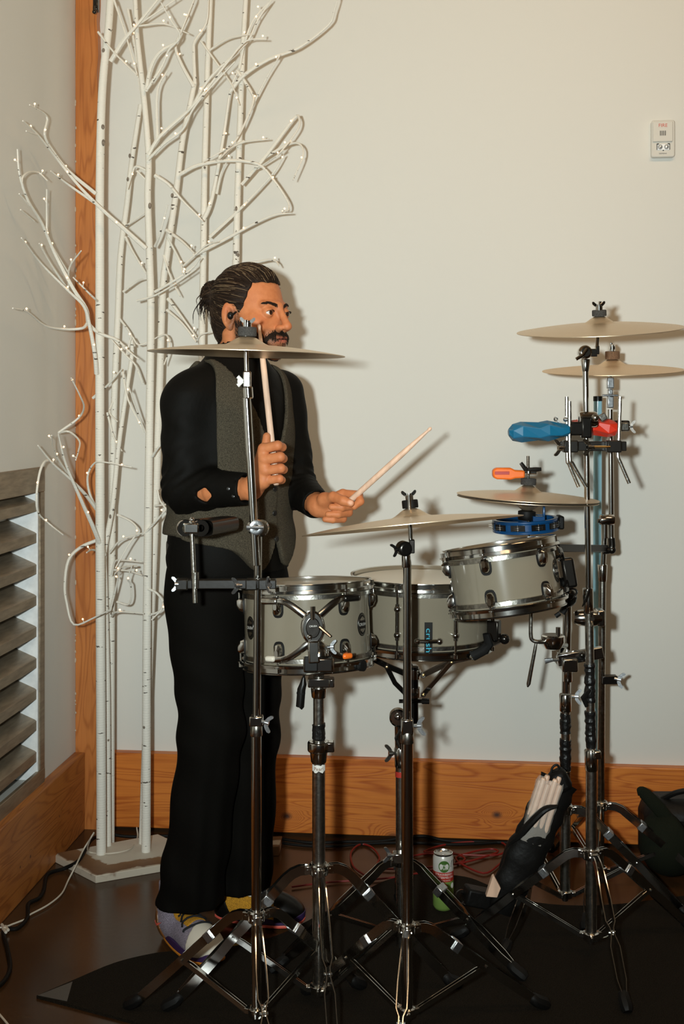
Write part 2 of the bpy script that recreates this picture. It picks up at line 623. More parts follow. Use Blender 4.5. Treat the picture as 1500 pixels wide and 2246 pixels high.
def single(name, mb, m, label, cat, group=None, bev=0.0, kind=None, sharp=35):
    o = part(name, mb, m, None, bev, sharp=sharp)
    props(o, label, cat, group, kind)
    return o

def struct(name, mb_world, m, bev=0.0, parent=None, sharp=35):
    """room shell, authored in room coordinates"""
    o = link_mesh(name, mb_world.v, mb_world.f, m, parent, mb_world.mi, None, bev, sharp)
    if parent is None:
        o['kind'] = 'structure'
    return o

def spline(pts, sub=6):
    """Catmull-Rom through the points"""
    pts = [Vector(p) for p in pts]
    if len(pts) < 3:
        return pts
    out = []
    q = [pts[0]*2-pts[1]] + pts + [pts[-1]*2-pts[-2]]
    for i in range(1, len(q)-2):
        for k in range(sub):
            t = k/sub
            a, b, c, d = q[i-1], q[i], q[i+1], q[i+2]
            out.append(0.5*((2*b) + (c-a)*t + (2*a-5*b+4*c-d)*t*t + (3*b-a-3*c+d)*t**3))
    out.append(pts[-1])
    return out

def lerp(a, b, t):
    return a+(b-a)*t

_txt = {}
def text_geo(s, size, extrude=0.0):
    key = (s, size, extrude)
    if key not in _txt:
        cu = bpy.data.curves.new('lettering', 'FONT')
        cu.body = s
        cu.size = size
        cu.extrude = extrude
        cu.align_x = 'CENTER'
        cu.align_y = 'CENTER'
        cu.resolution_u = 3
        o = bpy.data.objects.new('lettering', cu)
        COL.objects.link(o)
        bpy.context.view_layer.update()
        me = bpy.data.meshes.new_from_object(o)
        _txt[key] = ([tuple(v.co) for v in me.vertices], [tuple(p.vertices) for p in me.polygons])
        bpy.data.objects.remove(o)
        bpy.data.curves.remove(cu)
        bpy.data.meshes.remove(me)
    return _txt[key]

def add_text(mb, s, size, fn, mi=0, sx=1.0):
    """fn(u, v) -> point of the surface, slightly proud"""
    vs, fs = text_geo(s, size)
    mb.add([fn(v[0]*sx, v[1]) for v in vs], fs, mi)
    return mb

# ================================================================ ROOM (authored in room coordinates)
YB, XL = 3.84, -1.25          # back wall plane, left wall plane
M['woodback'] = wood('pine_board', (0.40, 0.088, 0.009), (0.66, 0.205, 0.030), (0.07, 0.022, 0.010), 0,
                     knots=[tuple(W(P(628, 1792, 3.83)))+(0.013,), tuple(W(P(1089, 1781, 3.80)))+(0.012,), tuple(W(P(862, 1838, 3.81)))+(0.02,)])
_k = Vector((XL+0.035, 3.35, 0.11))
M['woodleft'] = wood('pine_board_side', (0.29, 0.085, 0.015), (0.48, 0.17, 0.034), (0.07, 0.022, 0.010), 1,
                     knots=[(XL+.035, 3.30, 0.10, 0.005), (XL+.035, 3.22, 0.10, 0.004), (XL+.035, 3.55, 0.13, 0.004)])
M['woodpost'] = wood('pine_post', (0.36, 0.105, 0.020), (0.54, 0.185, 0.042), (0.10, 0.03, 0.012), 2)

b = MB(); b.box((1.4, -0.6, -0.03), (5.6, 9.2, 0.06)); struct('floor', b, 'floor')
b = MB(); b.box((1.4, -0.6, 3.43), (5.6, 9.2, 0.06)); struct('ceiling', b, 'ceiling')
b = MB(); b.box((1.4, YB+0.06, 1.7), (5.6, 0.12, 3.4)); struct('wall_back', b, 'wall')
b = MB(); b.box((4.15, -0.6, 1.7), (0.12, 9.2, 3.4)); struct('wall_right', b, 'far')
b = MB(); b.box((1.4, -5.1, 1.7), (5.6, 0.12, 3.4)); struct('wall_front', b, 'far')
# left wall with the opening of the louvre
LY0, LY1, LZ0, LZ1 = 2.45, 3.455, 0.27, 1.160
b = MB()
b.box((XL-0.06, (-5.1+LY0)/2, 1.7), (0.12, LY0+5.1, 3.4))
b.box((XL-0.06, (LY1+YB)/2, 1.7), (0.12, YB-LY1, 3.4))
b.box((XL-0.06, (LY0+LY1)/2, (LZ1+3.4)/2), (0.12, LY1-LY0, 3.4-LZ1))
b.box((XL-0.06, (LY0+LY1)/2, LZ0/2), (0.12, LY1-LY0, LZ0))
struct('wall_left', b, 'wall')
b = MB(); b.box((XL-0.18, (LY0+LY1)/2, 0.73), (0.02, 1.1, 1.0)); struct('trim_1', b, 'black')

b = MB(); b.box((1.45, YB-0.0185, 0.012+0.122), (5.2, 0.037, 0.244)); struct('baseboard_back', b, 'woodback', bev=0.003)
b = MB(); b.box((XL+0.0175, (YB-0.04-5.0)/2, 0.128), (0.035, YB-0.04+5.0, 0.256)); struct('baseboard_left', b, 'woodleft', bev=0.003)
# rough corner post
b = MB()
rows = 60
for i in range(rows+1):
    z = 3.4*i/rows
    j = 0.0015*math.sin(i*1.7)+0.001*math.sin(i*4.1)
    b.v += [Vector((XL+0.001, YB-0.032, z)), Vector((XL+0.076+j, YB-0.034+j, z)), Vector((XL+0.076+j, YB, z)), Vector((XL+0.001, YB, z))]
for i in range(rows):
    for k in range(4):
        k2 = (k+1) % 4
        b.f.append((i*4+k, i*4+k2, i*4+4+k2, i*4+4+k)); b.mi.append(0)
b.f += [(3, 2, 1, 0), tuple(rows*4+k for k in range(4))]; b.mi += [0, 0]
post = struct('trim_2', b, 'woodpost', sharp=25)
# crumbly plaster line along the post
b = MB()
for i in range(30):
    z = random.uniform(.27, 2.7)
    b.ball((XL+0.001+random.uniform(0, .002), YB-0.034, z), (0.0022, 0.001, random.uniform(.002, .009)), 8)
struct('trim_3', b, 'plaster')
# dark bracket at the head of the post
t = thing('wall_bracket', 'small black metal bracket at the top of the wooden corner post', 'bracket', U((XL+0.075, YB-0.05, 2.62)))
b = MB(); b.box(P(211, 8, 3.84), (0.016, 0.03, 0.05)); part('bracket_plate', b, 'blackmetal', t, bev=0.003)
b = MB(); b.tube([P(207, 14, 3.82), P(207, 24, 3.82)], 0.005); b.ball(P(207, 26, 3.82), 0.007); part('bolt', b, 'blackmetal', t)

# louvre vent in the left wall
t = bpy.data.objects.new('louver_vent', None); COL.objects.link(t)
t.location = (XL, 2.97, 0.25); WL[t] = Vector(t.location)
props(t, 'galvanised metal louvre vent set in the left wall above the wooden baseboard', 'vent')
b = MB()
x0 = XL+0.004
fw = 0.035
b.box((x0, (LY0+LY1)/2, LZ1+0.012), (0.012, LY1-LY0+2*fw, 0.075))
b.box((x0, (LY0+LY1)/2, LZ0+0.004), (0.012, LY1-LY0+2*fw, 0.05))
for yy in (LY1+fw/2-.003, LY0-fw/2):
    b.box((x0, yy, (LZ0+.0292+LZ1-.0257)/2), (0.012, fw, LZ1-.0257-LZ0-.0292))
M['louver'] = mat('brushed_vent_metal', (0.28, 0.22, 0.15), 0.42, 0.5, bump=0.1, bscale=90, vary=0.2, stretch=(1, 0.15, 1))
M['jamb'] = mat('zinc_jamb', (0.82, 0.84, 0.84), 0.5, 0.0, vary=0.1, bscale=30)
link_mesh('frame', b.v, b.f, 'louver', t, bev=0.002)
for yj in (LY1-0.006, LY0+0.006):
    b = MB()
    b.box((XL-0.058, yj, (LZ0+LZ1)/2), (0.125, 0.012, LZ1-LZ0-0.004))
    link_mesh('jamb', b.v, b.f, 'jamb', t, bev=0.001)
zs = [LZ1-0.055-0.0935*i for i in range(10)]
for z in zs:
    if z < LZ0+0.03: break
    # Z-shaped blade: front lip, sloping face, rear lip
    prof = [(XL+0.001, z-0.028), (XL+0.001, z+0.000), (XL-0.004, z+0.004), (XL-0.088, z+0.040), (XL-0.088, z+0.056), (XL-0.092, z+0.056), (XL-0.092, z+0.038), (XL-0.004, z+0.000), (XL-0.003, z-0.028)]
    vs = [Vector((x, LY0+0.012, zz)) for x, zz in prof] + [Vector((x, LY1-0.012, zz)) for x, zz in prof]
    n = len(prof)
    fs = [tuple(range(n)), tuple(reversed(range(n, 2*n)))] + [(k, n+k, n+(k+1) % n, (k+1) % n) for k in range(n)]
    link_mesh('blade', vs, fs, 'louver', t, sharp=20)
for z in (1.06, 0.72, 0.36):
    b = MB(); b.lathe([(0.0, 0), (0.005, 0), (0.005, 0.003), (0.0, 0.005)], (XL-0.09, LY1-0.013, z), (0, -1, 0), 10)
    link_mesh('rivet', b.v, b.f, 'brass', t)

# ---------------------------------------------------------------- fire alarm on the back wall
def wallpt(px, py, off=0.0):
    """point of the back wall seen at px, py, off metres in front of it"""
    d = Vector(((px-750)/FOC, 1, -(py-HORI)/FOC))
    w = Vector((d.x*CT-d.y*ST, d.x*ST+d.y*CT, d.z))
    k = (YB-off)/w.y
    return Vector((w.x*k, w.y*k, CAMH+w.z*k))
ac = wallpt(1452, 307)
t = bpy.data.objects.new('fire_alarm', None); COL.objects.link(t); t.location = ac; WL[t] = ac.copy()
props(t, 'ivory wall-mounted fire alarm with a strobe, high on the back wall', 'fire alarm')
def rrect(w, h, r, n=5):
    out = []
    for cx, cy, a in ((w/2-r, h/2-r, 0), (-w/2+r, h/2-r, 90), (-w/2+r, -h/2+r, 180), (w/2-r, -h/2+r, 270)):
        for k in range(n+1):
            q = math.radians(a+90*k/n)
            out.append((cx+r*math.cos(q), cy+r*math.sin(q)))
    return out
EX, EZ = Vector((1, 0, 0)), Vector((0, 0, 1))
def on(dx, dz, off): return ac+Vector((dx, -off, dz))
b = MB(); b.prism(rrect(0.073, 0.117, 0.008), on(0, 0, 0), EX, EZ, 0.020)
link_mesh('body', b.v, b.f, 'alarm', t, bev=0.003)
b = MB(); b.prism(rrect(0.062, 0.064, 0.004), on(-0.002, 0.021, 0.018), EX, EZ, 0.009)
link_mesh('cover', b.v, b.f, 'alarm', t, bev=0.002)
for k in range(4):
    b = MB(); b.box(on(-0.010+k*0.0052, 0.0155, 0.0275), (0.0022, 0.001, 0.015)); link_mesh('sound_slot', b.v, b.f, 'ink', t)
b = MB(); b.prism(rrect(0.040, 0.019, 0.003), on(0, -0.027, 0.019), EX, EZ, 0.003); link_mesh('strobe_recess', b.v, b.f, 'jamb', t, bev=.001)
for s in (-1, 1):
    b = MB(); b.box(on(s*0.0195, -0.026, 0.0225), (0.002, 0.002, 0.019)); b.box(on(s*0.0165, -0.0175, 0.0225), (0.006, 0.002, 0.003)); link_mesh('lens_edge', b.v, b.f, 'ink', t)
    b = MB(); b.ball(on(s*0.0095, -0.027, 0.022), (0.008, 0.006, 0.008), 14); link_mesh('strobe_lens', b.v, b.f, 'lens', t)
b = MB(); b.ball(on(0, -0.0375, 0.021), 0.002, 8); link_mesh('status_light', b.v, b.f, 'ink', t)
b = MB(); add_text(b, 'FIRE', 0.0155, lambda u, v: on(-0.002+u, 0.0395+v, 0.0278)); link_mesh('fire_lettering', b.v, b.f, 'inkred', t, smooth=False)
b = MB(); add_text(b, 'SIEMENS', 0.0062, lambda u, v: on(-0.001+u, -0.0475+v, 0.0204), sx=1.05); link_mesh('maker_lettering', b.v, b.f, 'ink', t, smooth=False)

# ================================================================ FLOOR ITEMS
# wavy-edged charcoal rug
edge = [(80, 2190), (155, 2158), (250, 2118), (330, 2098), (380, 2092), (480, 2086), (600, 2060), (700, 2012), (790, 1965), (850, 1935), (930, 1922), (1020, 1928), (1080, 1950), (1180, 1985), (1330, 1990), (1500, 1970), (1600, 1960)]
pts = spline([G(x, y) for x, y in edge[:1]] + [G(x, y) for x, y in edge[1:]], 5)
far_r = Vector((1.7, 2.9, 0)); near_r = Vector((1.7, 1.5, 0))
f1 = G(400, 2246); f1 = G(289, 2246); dirv = (f1-G(80, 2190)).normalized()
near_l = G(80, 2190)+dirv*1.25
outl = pts + [far_r, near_r, near_l]
b = MB()
n = len(outl)
b.v = [p.copy() for p in outl] + [Vector((p.x, p.y, 0.007)) for p in outl]
b.f = [tuple(reversed(range(n, 2*n)))]; b.f += [(k, n+k, n+(k+1) % n, (k+1) % n) for k in range(n)]; b.mi = [0]*len(b.f)
t = thing('rug', 'charcoal rug with a wavy edge spread on the dark floor under the drum stands', 'rug', (0.5, 2.4, 0))
part('pile', b, 'rug', t, sharp=30)
b = MB()
c0, c1, c2 = G(83, 2190), G(159, 2160), G(147, 2203)
b.v = [Vector((p.x, p.y, 0.0078)) for p in (c0, c1, c2)]+[Vector((p.x, p.y, 0.004)) for p in (c0, c1, c2)]
b.f = [(0, 2, 1), (0, 1, 4, 3), (1, 2, 5, 4), (2, 0, 3, 5)]; b.mi = [0]*4
part('corner_tape', b, 'rugback', t, label='lighter grey folded corner', smooth=False)

def cable(name, pts, r, m, label, h=None, sub=6, group=None):
    b = MB()
    b.tube(spline(pts, sub), r, 8)
    return single(name, b, m, label, 'cable', group)
def gz(px, py, h=0.006):
    z = FOC*(CAMH-h)/(py-HORI)
    return Vector(((px-750)*z/FOC, z, h))
cable('power_cable', [gz(240, 1832), gz(206, 1838, .02), gz(190, 1858, .035), gz(172, 1888, .03), gz(140, 1905), gz(104, 1918), gz(96, 1950), gz(85, 1970), gz(62, 1983), gz(60, 2012), gz(38, 2036), gz(8, 2040), gz(16, 2080), gz(22, 2120), gz(10, 2150), gz(-15, 2172)],
      0.0055, 'cable', 'black power cable curling along the left wooden baseboard')
cable('white_cable', [gz(300, 1815, .03), gz(301, 1838, .012), gz(285, 1862, .027), gz(240, 1872, .027), gz(195, 1868, .027), gz(196, 1845, .1), gz(206, 1826, .13)],
      0.0022, 'whitecable', 'thin white light-string cord looped over the white tree base')
cable('white_cable', [gz(206, 1828, .10), gz(185, 1860, .05), gz(168, 1895, .035), gz(150, 1930), gz(135, 1960), gz(105, 1985), gz(66, 2006), gz(62, 2012)],
      0.0024, 'whitecable', 'thin white cord running from the tree base beside the left baseboard')
cable('white_cable', [gz(54, 2017), gz(30, 2026), gz(10, 2033), gz(-20, 2036)],
      0.0024, 'whitecable', 'short white cord end with a splitter at the far left floor')
b = MB()
for dx, dy in ((0, 0), (8, 4), (3, 9)):
    b.tube([gz(4+dx, 2028+dy, .01), gz(10+dx, 2036+dy, .012)], 0.004, 8)
single('cord_splitter', b, 'offwhite', 'white cord splitter lying on the floor at the left edge of the photo', 'splitter')
cable('white_cable', [gz(-20, 2205), gz(5, 2232), gz(40, 2275)], 0.0024, 'whitecable', 'white cord at the bottom left corner of the floor')
cable('speaker_cable', [gz(235, 1828, .02), gz(290, 1835, .01), gz(420, 1832), gz(520, 1832), gz(600, 1838), gz(680, 1848), gz(760, 1846), gz(830, 1845), gz(880, 1838, .012), gz(930, 1834, .018), gz(980, 1844), gz(1060, 1846), gz(1130, 1848), gz(1220, 1846)],
      0.0055, 'cable', 'black cable lying along the foot of the back baseboard')
cable('speaker_cable', [gz(560, 1836), gz(640, 1852), gz(730, 1856), gz(810, 1850), gz(900, 1848), gz(1000, 1852), gz(1110, 1846)],
      0.005, 'cable', 'second black cable just in front of the one along the back baseboard')
cable('instrument_cable', [gz(800, 1920), gz(775, 1900), gz(770, 1870), gz(790, 1852), gz(815, 1858), gz(832, 1880), gz(830, 1903), gz(900, 1905), gz(1000, 1895), gz(1060, 1880), gz(1092, 1868), gz(1075, 1862), gz(1030, 1870), gz(1000, 1885), gz(1060, 1915), gz(1100, 1892)],
      0.003, 'redcable', 'thin red cable in loose loops on the floor behind the snare stand')
cable('instrument_cable', [gz(640, 1945), gz(720, 1935), gz(800, 1930), gz(880, 1922), gz(960, 1905), gz(1020, 1885), gz(980, 1868), gz(930, 1868), gz(990, 1850), gz(1090, 1846), gz(1110, 1862), gz(1080, 1876), gz(950, 1872), gz(900, 1878)],
      0.003, 'redcable', 'second red cable tangled around the drink can on the floor')

# ---------------------------------------------------------------- white birch light trees
def cap_z(px, z):
    zw = (-1*XL-0.05)/(CT*(750-px)/FOC+ST)
    return min(z, zw-0.03)
def BP(px, py, z):
    return P(px, py, cap_z(px, z))

def base_board(name, quad, h, label):
    b = MB()
    q = [Vector((x, y, 0)) for x, y in quad]
    b.v = q+[Vector((p.x, p.y, h)) for p in q]
    b.f = [(3, 2, 1, 0), (4, 5, 6, 7), (0, 1, 5, 4), (1, 2, 6, 5), (2, 3, 7, 6), (3, 0, 4, 7)]; b.mi = [0]*6
    return single(name, b, 'boardpaint', label, 'tree base', bev=0.002)

def board_paint():
    m, nt, bs = nmat('chipped_white_board')
    N, Lk = nt.nodes, nt.links
    g = N.new('ShaderNodeNewGeometry')
    n = N.new('ShaderNodeTexNoise'); n.inputs['Scale'].default_value = 22; n.inputs['Detail'].default_value = 5
    Lk.new(g.outputs['Position'], n.inputs['Vector'])
    # bare band near the front edges
    F = W((-0.718, 3.457, 0)); R = W((-0.418, 3.60, 0)); Lc = W((-0.888, 3.63, 0))
    def dist(a, c):
        d = (c-a).normalized(); nn = Vector((-d.y, d.x, 0))
        vm = N.new('ShaderNodeVectorMath'); vm.operation = 'SUBTRACT'; Lk.new(g.outputs['Position'], vm.inputs[0]); vm.inputs[1].default_value = a
        dt = N.new('ShaderNodeVectorMath'); dt.operation = 'DOT_PRODUCT'; Lk.new(vm.outputs[0], dt.inputs[0]); dt.inputs[1].default_value = nn
        ab = N.new('ShaderNodeMath'); ab.operation = 'ABSOLUTE'; Lk.new(dt.outputs['Value'], ab.inputs[0])
        return ab.outputs[0]
    mn = N.new('ShaderNodeMath'); mn.operation = 'MINIMUM'; Lk.new(dist(F, R), mn.inputs[0]); Lk.new(dist(F, Lc), mn.inputs[1])
    ad = N.new('ShaderNodeMath'); ad.operation = 'MULTIPLY_ADD'; Lk.new(n.outputs[0], ad.inputs[0]); ad.inputs[1].default_value = 0.055; Lk.new(mn.outputs[0], ad.inputs[2])
    cr = N.new('ShaderNodeValToRGB')
    e = cr.color_ramp.elements
    e[0].position = 0.034; e[0].color = (0.55, 0.48, 0.38, 1)
    e[1].position = 0.040; e[1].color = (0.16, 0.075, 0.03, 1)
    k = e.new(0.098); k.color = (0.24, 0.13, 0.06, 1)
    k = e.new(0.103); k.color = (0.60, 0.55, 0.46, 1)
    Lk.new(ad.outputs[0], cr.inputs[0]); Lk.new(cr.outputs[0], bs.inputs['Base Color'])
    bs.inputs['Roughness'].default_value = 0.6
    return m
M['boardpaint'] = board_paint()
base_board('tree_base', [(-0.888, 3.63), (-0.718, 3.457), (-0.410, 3.605), (-0.590, 3.80)], 0.022, 'chipped white board under the two nearest white birch trunks')
base_board('tree_base', [(-0.36, 3.74), (-0.33, 3.66), (-0.195, 3.67), (-0.19, 3.76)], 0.030, 'small white board behind the drummer, half hidden by his legs')

def branch_mb(pts, r0, r1, z, zc=None, sub=4):
    n = len(pts)
    q = []
    for i, (x, y) in enumerate(pts):
        zz = z if zc is None else lerp(z, zc, i/(n-1))
        q.append(BP(x, y, zz))
    q = spline(q, sub)
    m = len(q)
    b = MB()
    b.tube(q, [lerp(r0, r1, (i/(m-1)))*(1.2 if r0 < .008 else 1) for i in range(m)], 7 if r0 < .008 else 12)
    return b, q

def tree(label, trunk, r0, r1, z, branches):
    """trunk and branches as measured outlines; branch: (points, start radius, depth offset)"""
    t = thing('birch_tree', label, 'decorative tree', (BP(*trunk[0], z).x, z, 0.02), 'white light-up birch trees in the corner')
    b, q = branch_mb(trunk, r0, r1, z, sub=5)
    # small knots
    for k in range(3):
        i = random.randrange(2, len(q)-3)
        b.ball(q[i]+Vector((random.uniform(-.7, .7)*r0, -r0*.62, 0)), (r0*.36, r0*.38, r0*random.uniform(.4, .8)), 8, mi=1)
    part('trunk', b, ['bark', 'knotm'], t)
    for bi, br in enumerate(branches):
        pts, rr, dz = br
        zc = z+dz
        bb, q = branch_mb(pts, rr, 0.0016, z if dz == 0 else z+dz*0.15, zc)
        bo = part('branch', bb, 'bark', t)
        L = sum((q[i+1]-q[i]).length for i in range(len(q)-1))
        nb = int(L/0.18+.4)
        for k in range(nb):
            i = min(len(q)-2, max(1, int((k+random.uniform(.5, .95))/nb*len(q))))
            up = Vector((random.uniform(-.5, .5), -0.5, random.uniform(.2, 1))).normalized()
            e = q[i]+up*random.uniform(.006, .015)
            s = MB(); s.tube([q[i], e], 0.0014, 6, mi=0); s.ball(e+up*0.0022, 0.0029, 8, mi=1)
            part('led_bulb', s, ['bark', 'bulb'], bo)
    return t
M['knotm'] = mat('grey_bark_knot', (0.22, 0.18, 0.14), 0.8, vary=0.4, bscale=200)

def H(l): return [(x/2, y/2) for x, y in l]                       # traced at twice size
def C2(l): return [(x/2.495, 500+y/2.495) for x, y in l]

tree('white birch tree next to the wooden corner post, with long branches over the left wall',
     [(222, 1890), (222, 1700), (220, 1300), (219, 900), (219, 560), (219, 420), (222, 250), (228, 150), (238, 60), (243, -20)], 0.0155, 0.0115, 3.63, [
     (H([(640, 1090), (540, 1000), (460, 930), (350, 820), (260, 710), (165, 590), (100, 530)]), .006, -.15),
     (H([(420, 850), (300, 750), (230, 660), (195, 590), (205, 510), (130, 460)]), .005, -.18),
     (H([(430, 900), (300, 810), (222, 750)]), .004, -.1),
     (H([(165, 592), (115, 575)]), .002, -.2),
     ([(194, 708), (188, 676), (160, 632), (120, 556), (92, 490), (62, 440), (43, 385), (38, 327)], .006, -.25),
     (H([(130, 900), (95, 800), (120, 758), (170, 758), (207, 792)]), .003, -.25),
     (H([(300, 1200), (215, 1050), (205, 950), (205, 830)]), .003, -.2),
     ([(75, 485), (45, 460)], .002, -.25), ([(64, 450), (42, 425)], .002, -.25),
     ([(212, 820), (208, 777), (196, 712), (184, 672), (152, 640), (92, 580), (47, 522)], .006, -.2),
     ([(152, 640), (112, 580), (86, 534)], .003, -.2),
     ([(151, 636), (152, 588), (178, 550)], .003, -.2),
     ([(192, 708), (180, 720), (140, 722), (98, 714), (60, 684), (28, 676)], .004, -.2),
     ([(214, 660), (200, 648), (160, 608)], .003, -.1),
     ([(192, 708), (216, 730), (257, 746), (281, 769), (305, 789)], .005, -.12),
     (H([(485, 270), (540, 180), (600, 110), (690, 0), (760, -90)]), .006, -.05),
     (H([(430, 140), (500, 230), (600, 330)]), .003, -.05),
     (H([(600, 112), (680, 60), (780, -10)]), .0025, -.05),
     (H([(600, 115), (720, 105), (830, 150)]), .0025, -.05),
     (H([(500, 0), (550, 150), (605, 340)]), .003, -.02)])
tree('short white birch tree beside the nearest trunk, its low branches curling over the vent',
     [(237, 1882), (236, 1700), (235, 1500), (230, 1290), (228, 1217), (240, 1150), (248, 1101), (260, 981), (277, 861), (289, 781), (288, 740)], 0.011, 0.006, 3.70, [
     ([(228, 1217), (208, 1165), (176, 1093), (144, 1017), (128, 953)], .007, -.3),
     ([(128, 949), (172, 917), (184, 893), (176, 869), (156, 829)], .003, -.3),
     ([(128, 949), (152, 947), (174, 967), (172, 989), (166, 1009)], .003, -.3),
     ([(212, 1117), (184, 1081), (152, 1049), (116, 1017), (83, 977)], .005, -.3),
     ([(152, 1045), (120, 993), (113, 955)], .0028, -.3),
     ([(108, 1009), (96, 1015), (86, 1041), (80, 1089), (84, 1125), (108, 1149), (138, 1173)], .0035, -.3),
     ([(212, 1117), (196, 1081), (192, 1045), (204, 1019), (224, 1013), (289, 1025)], .0035, -.15),
     ([(212, 1185), (176, 1201), (150, 1229), (142, 1282), (146, 1322), (162, 1370), (208, 1354), (240, 1338)], .0045, -.2),
     ([(213, 1208), (200, 1206), (190, 1212)], .003, -.2),
     ([(204, 873), (240, 841), (268, 809)], .004, -.1),
     ([(277, 781), (289, 740), (305, 757), (345, 740)], .0028, -.05),
     ([(313, 841), (297, 801), (277, 781), (236, 736)], .003, -.05),
     ([(268, 810), (281, 877), (317, 949)], .003, -.05),
     ([(257, 1129), (289, 1145), (301, 1165), (281, 1197), (253, 1246)], .003, -.1),
     ([(240, 1213), (265, 1185), (313, 1169)], .003, -.08),
     ([(245, 1262), (252, 1232), (270, 1229), (312, 1233)], .003, -.1),
     ([(247, 1250), (280, 1252), (312, 1262)], .003, -.08),
     ([(300, 1242), (270, 1244), (252, 1258)], .003, -.12),
     ([(240, 1345), (256, 1282), (262, 1246)], .0035, -.1),
     ([(256, 1320), (280, 1326), (288, 1310), (286, 1280), (280, 1270), (290, 1240)], .003, -.1),
     ([(245, 1352), (258, 1342), (316, 1346)], .003, -.1)])
tree('tall white birch tree standing on the front of the chipped board, left of the drummer',
     [(320, 1884), (321, 1700), (322, 1400), (327, 1000), (331, 700), (328, 560), (324, 430), (326, 350), (318, 240), (306, 130), (300, 70), (296, -10)], 0.0145, 0.007, 3.65, [
     (H([(640, 400), (660, 300), (700, 230), (780, 180), (790, 150), (850, 0)]), .005, -.1),
     (H([(640, 400), (710, 290), (740, 220), (790, 160), (750, 90), (705, 10)]), .004, -.15),
     (H([(650, 680), (700, 600), (810, 500), (840, 470), (900, 400), (1000, 270), (1080, 180), (1170, 172)]), .005, -.1),
     (H([(650, 700), (720, 630), (800, 570), (840, 490), (900, 410), (1030, 270)]), .004, -.15),
     (H([(680, 770), (740, 810), (800, 880), (890, 970)]), .0055, -.05),
     (H([(660, 760), (600, 730), (580, 760), (560, 830)]), .004, .04),
     (H([(600, 750), (640, 790)]), .003, 0),
     (H([(690, 610), (690, 400), (735, 310)]), .004, -.05),
     (H([(680, 1080), (700, 1030), (735, 900)]), .004, -.1),
     ([(340, 640), (375, 620), (420, 590), (440, 565)], .004, -.1),
     ([(300, 660), (340, 648), (385, 622), (430, 590)], .003, -.12),
     ([(318, 949), (300, 900), (283, 850)], .003, -.1),
     ([(335, 1000), (345, 985), (365, 960)], .004, -.05),
     ([(318, 1169), (345, 1140), (372, 1108)], .004, -.05),
     ([(345, 1075), (352, 1100), (375, 1128)], .003, -.05),
     ([(340, 1110), (368, 1106)], .003, -.05),
     ([(320, 1290), (345, 1302), (358, 1330), (332, 1360)], .0035, -.05),
     ([(325, 1350), (350, 1340), (360, 1315)], .0035, -.05)])
tree('white birch tree leaning right behind the tall one, forking high on the wall',
     [(313, 1860), (325, 1500), (340, 1150), (350, 850), (357, 640), (366, 560), (385, 430), (400, 310), (415, 240), (427, 180)], 0.0135, 0.008, 3.72, [
     (H([(850, 380), (800, 290), (770, 210), (790, 150), (830, 60), (860, -20)]), .005, -.08),
     (H([(855, 370), (850, 230), (855, 180), (905, 100), (915, -10)]), .005, -.05),
     (H([(840, 480), (870, 420), (900, 370), (960, 300), (1080, 190), (1130, 90), (1190, 0)]), .005, -.1),
     (H([(790, 765), (870, 725), (1000, 705), (1130, 720), (1200, 790), (1260, 880), (1265, 920), (1235, 930)]), .0055, -.15),
     (H([(730, 1010), (800, 1060), (850, 1110)]), .005, -.1),
     (H([(735, 1040), (790, 1150), (800, 1200)]), .003, -.05),
     ([(368, 655), (395, 690), (432, 742)], .005, -.05),
     ([(366, 680), (400, 710), (430, 750)], .004, -.08),
     ([(430, 750), (440, 735), (462, 728)], .003, -.05),
     ([(345, 740), (365, 735), (372, 760), (360, 800)], .003, -.08),
     ([(358, 560), (375, 610), (395, 650)], .003, -.05)])
tree('slim white birch tree between the two board trunks, bending right near the top',
     [(243, 1870), (244, 1400), (247, 1100), (250, 900), (258, 700), (264, 560), (278, 450), (288, 360), (300, 280), (308, 230)], 0.012, 0.007, 3.76, [
     (H([(550, 1040), (580, 1100), (640, 1200)]), .004, -.04),
     (H([(540, 1000), (640, 930)]), .003, -.05),
     (H([(560, 40), (590, 200), (610, 360), (620, 430)]), .004, -.04),
     ([(263, 700), (285, 730), (296, 760)], .003, -.05),
     ([(270, 640), (300, 618), (315, 612)], .0035, -.05),
     ([(248, 880), (240, 905), (258, 925)], .003, -.05),
     ([(235, 905), (250, 960), (268, 990)], .003, -.05)])
tree('straight white birch tree rising behind the drummer, left of his head',
     [(438, 1850), (440, 1200), (443, 740), (446, 560), (448, 400), (452, 250), (456, 120), (462, -20)], 0.012, 0.008, 3.73, [
     (H([(890, 970), (930, 870), (980, 600), (1010, 400), (1040, 320)]), .008, -.05),
     (H([(920, 220), (1000, 170), (1100, 150)]), .003, -.1),
     (H([(880, 180), (960, 290), (1020, 380), (1050, 460)]), .003, -.1),
     (H([(920, 1040), (1060, 910), (1190, 770), (1245, 680)]), .0045, -.1),
     (H([(850, 1120), (970, 1060), (1100, 990), (1200, 945), (1280, 935)]), .005, -.12),
     (H([(800, 1170), (900, 1080), (960, 1060)]), .003, -.1),
     (H([(950, 850), (970, 760), (1000, 700)]), .004, -.05),
     (H([(960, 700), (1050, 630), (1180, 610)]), .003, -.1)])
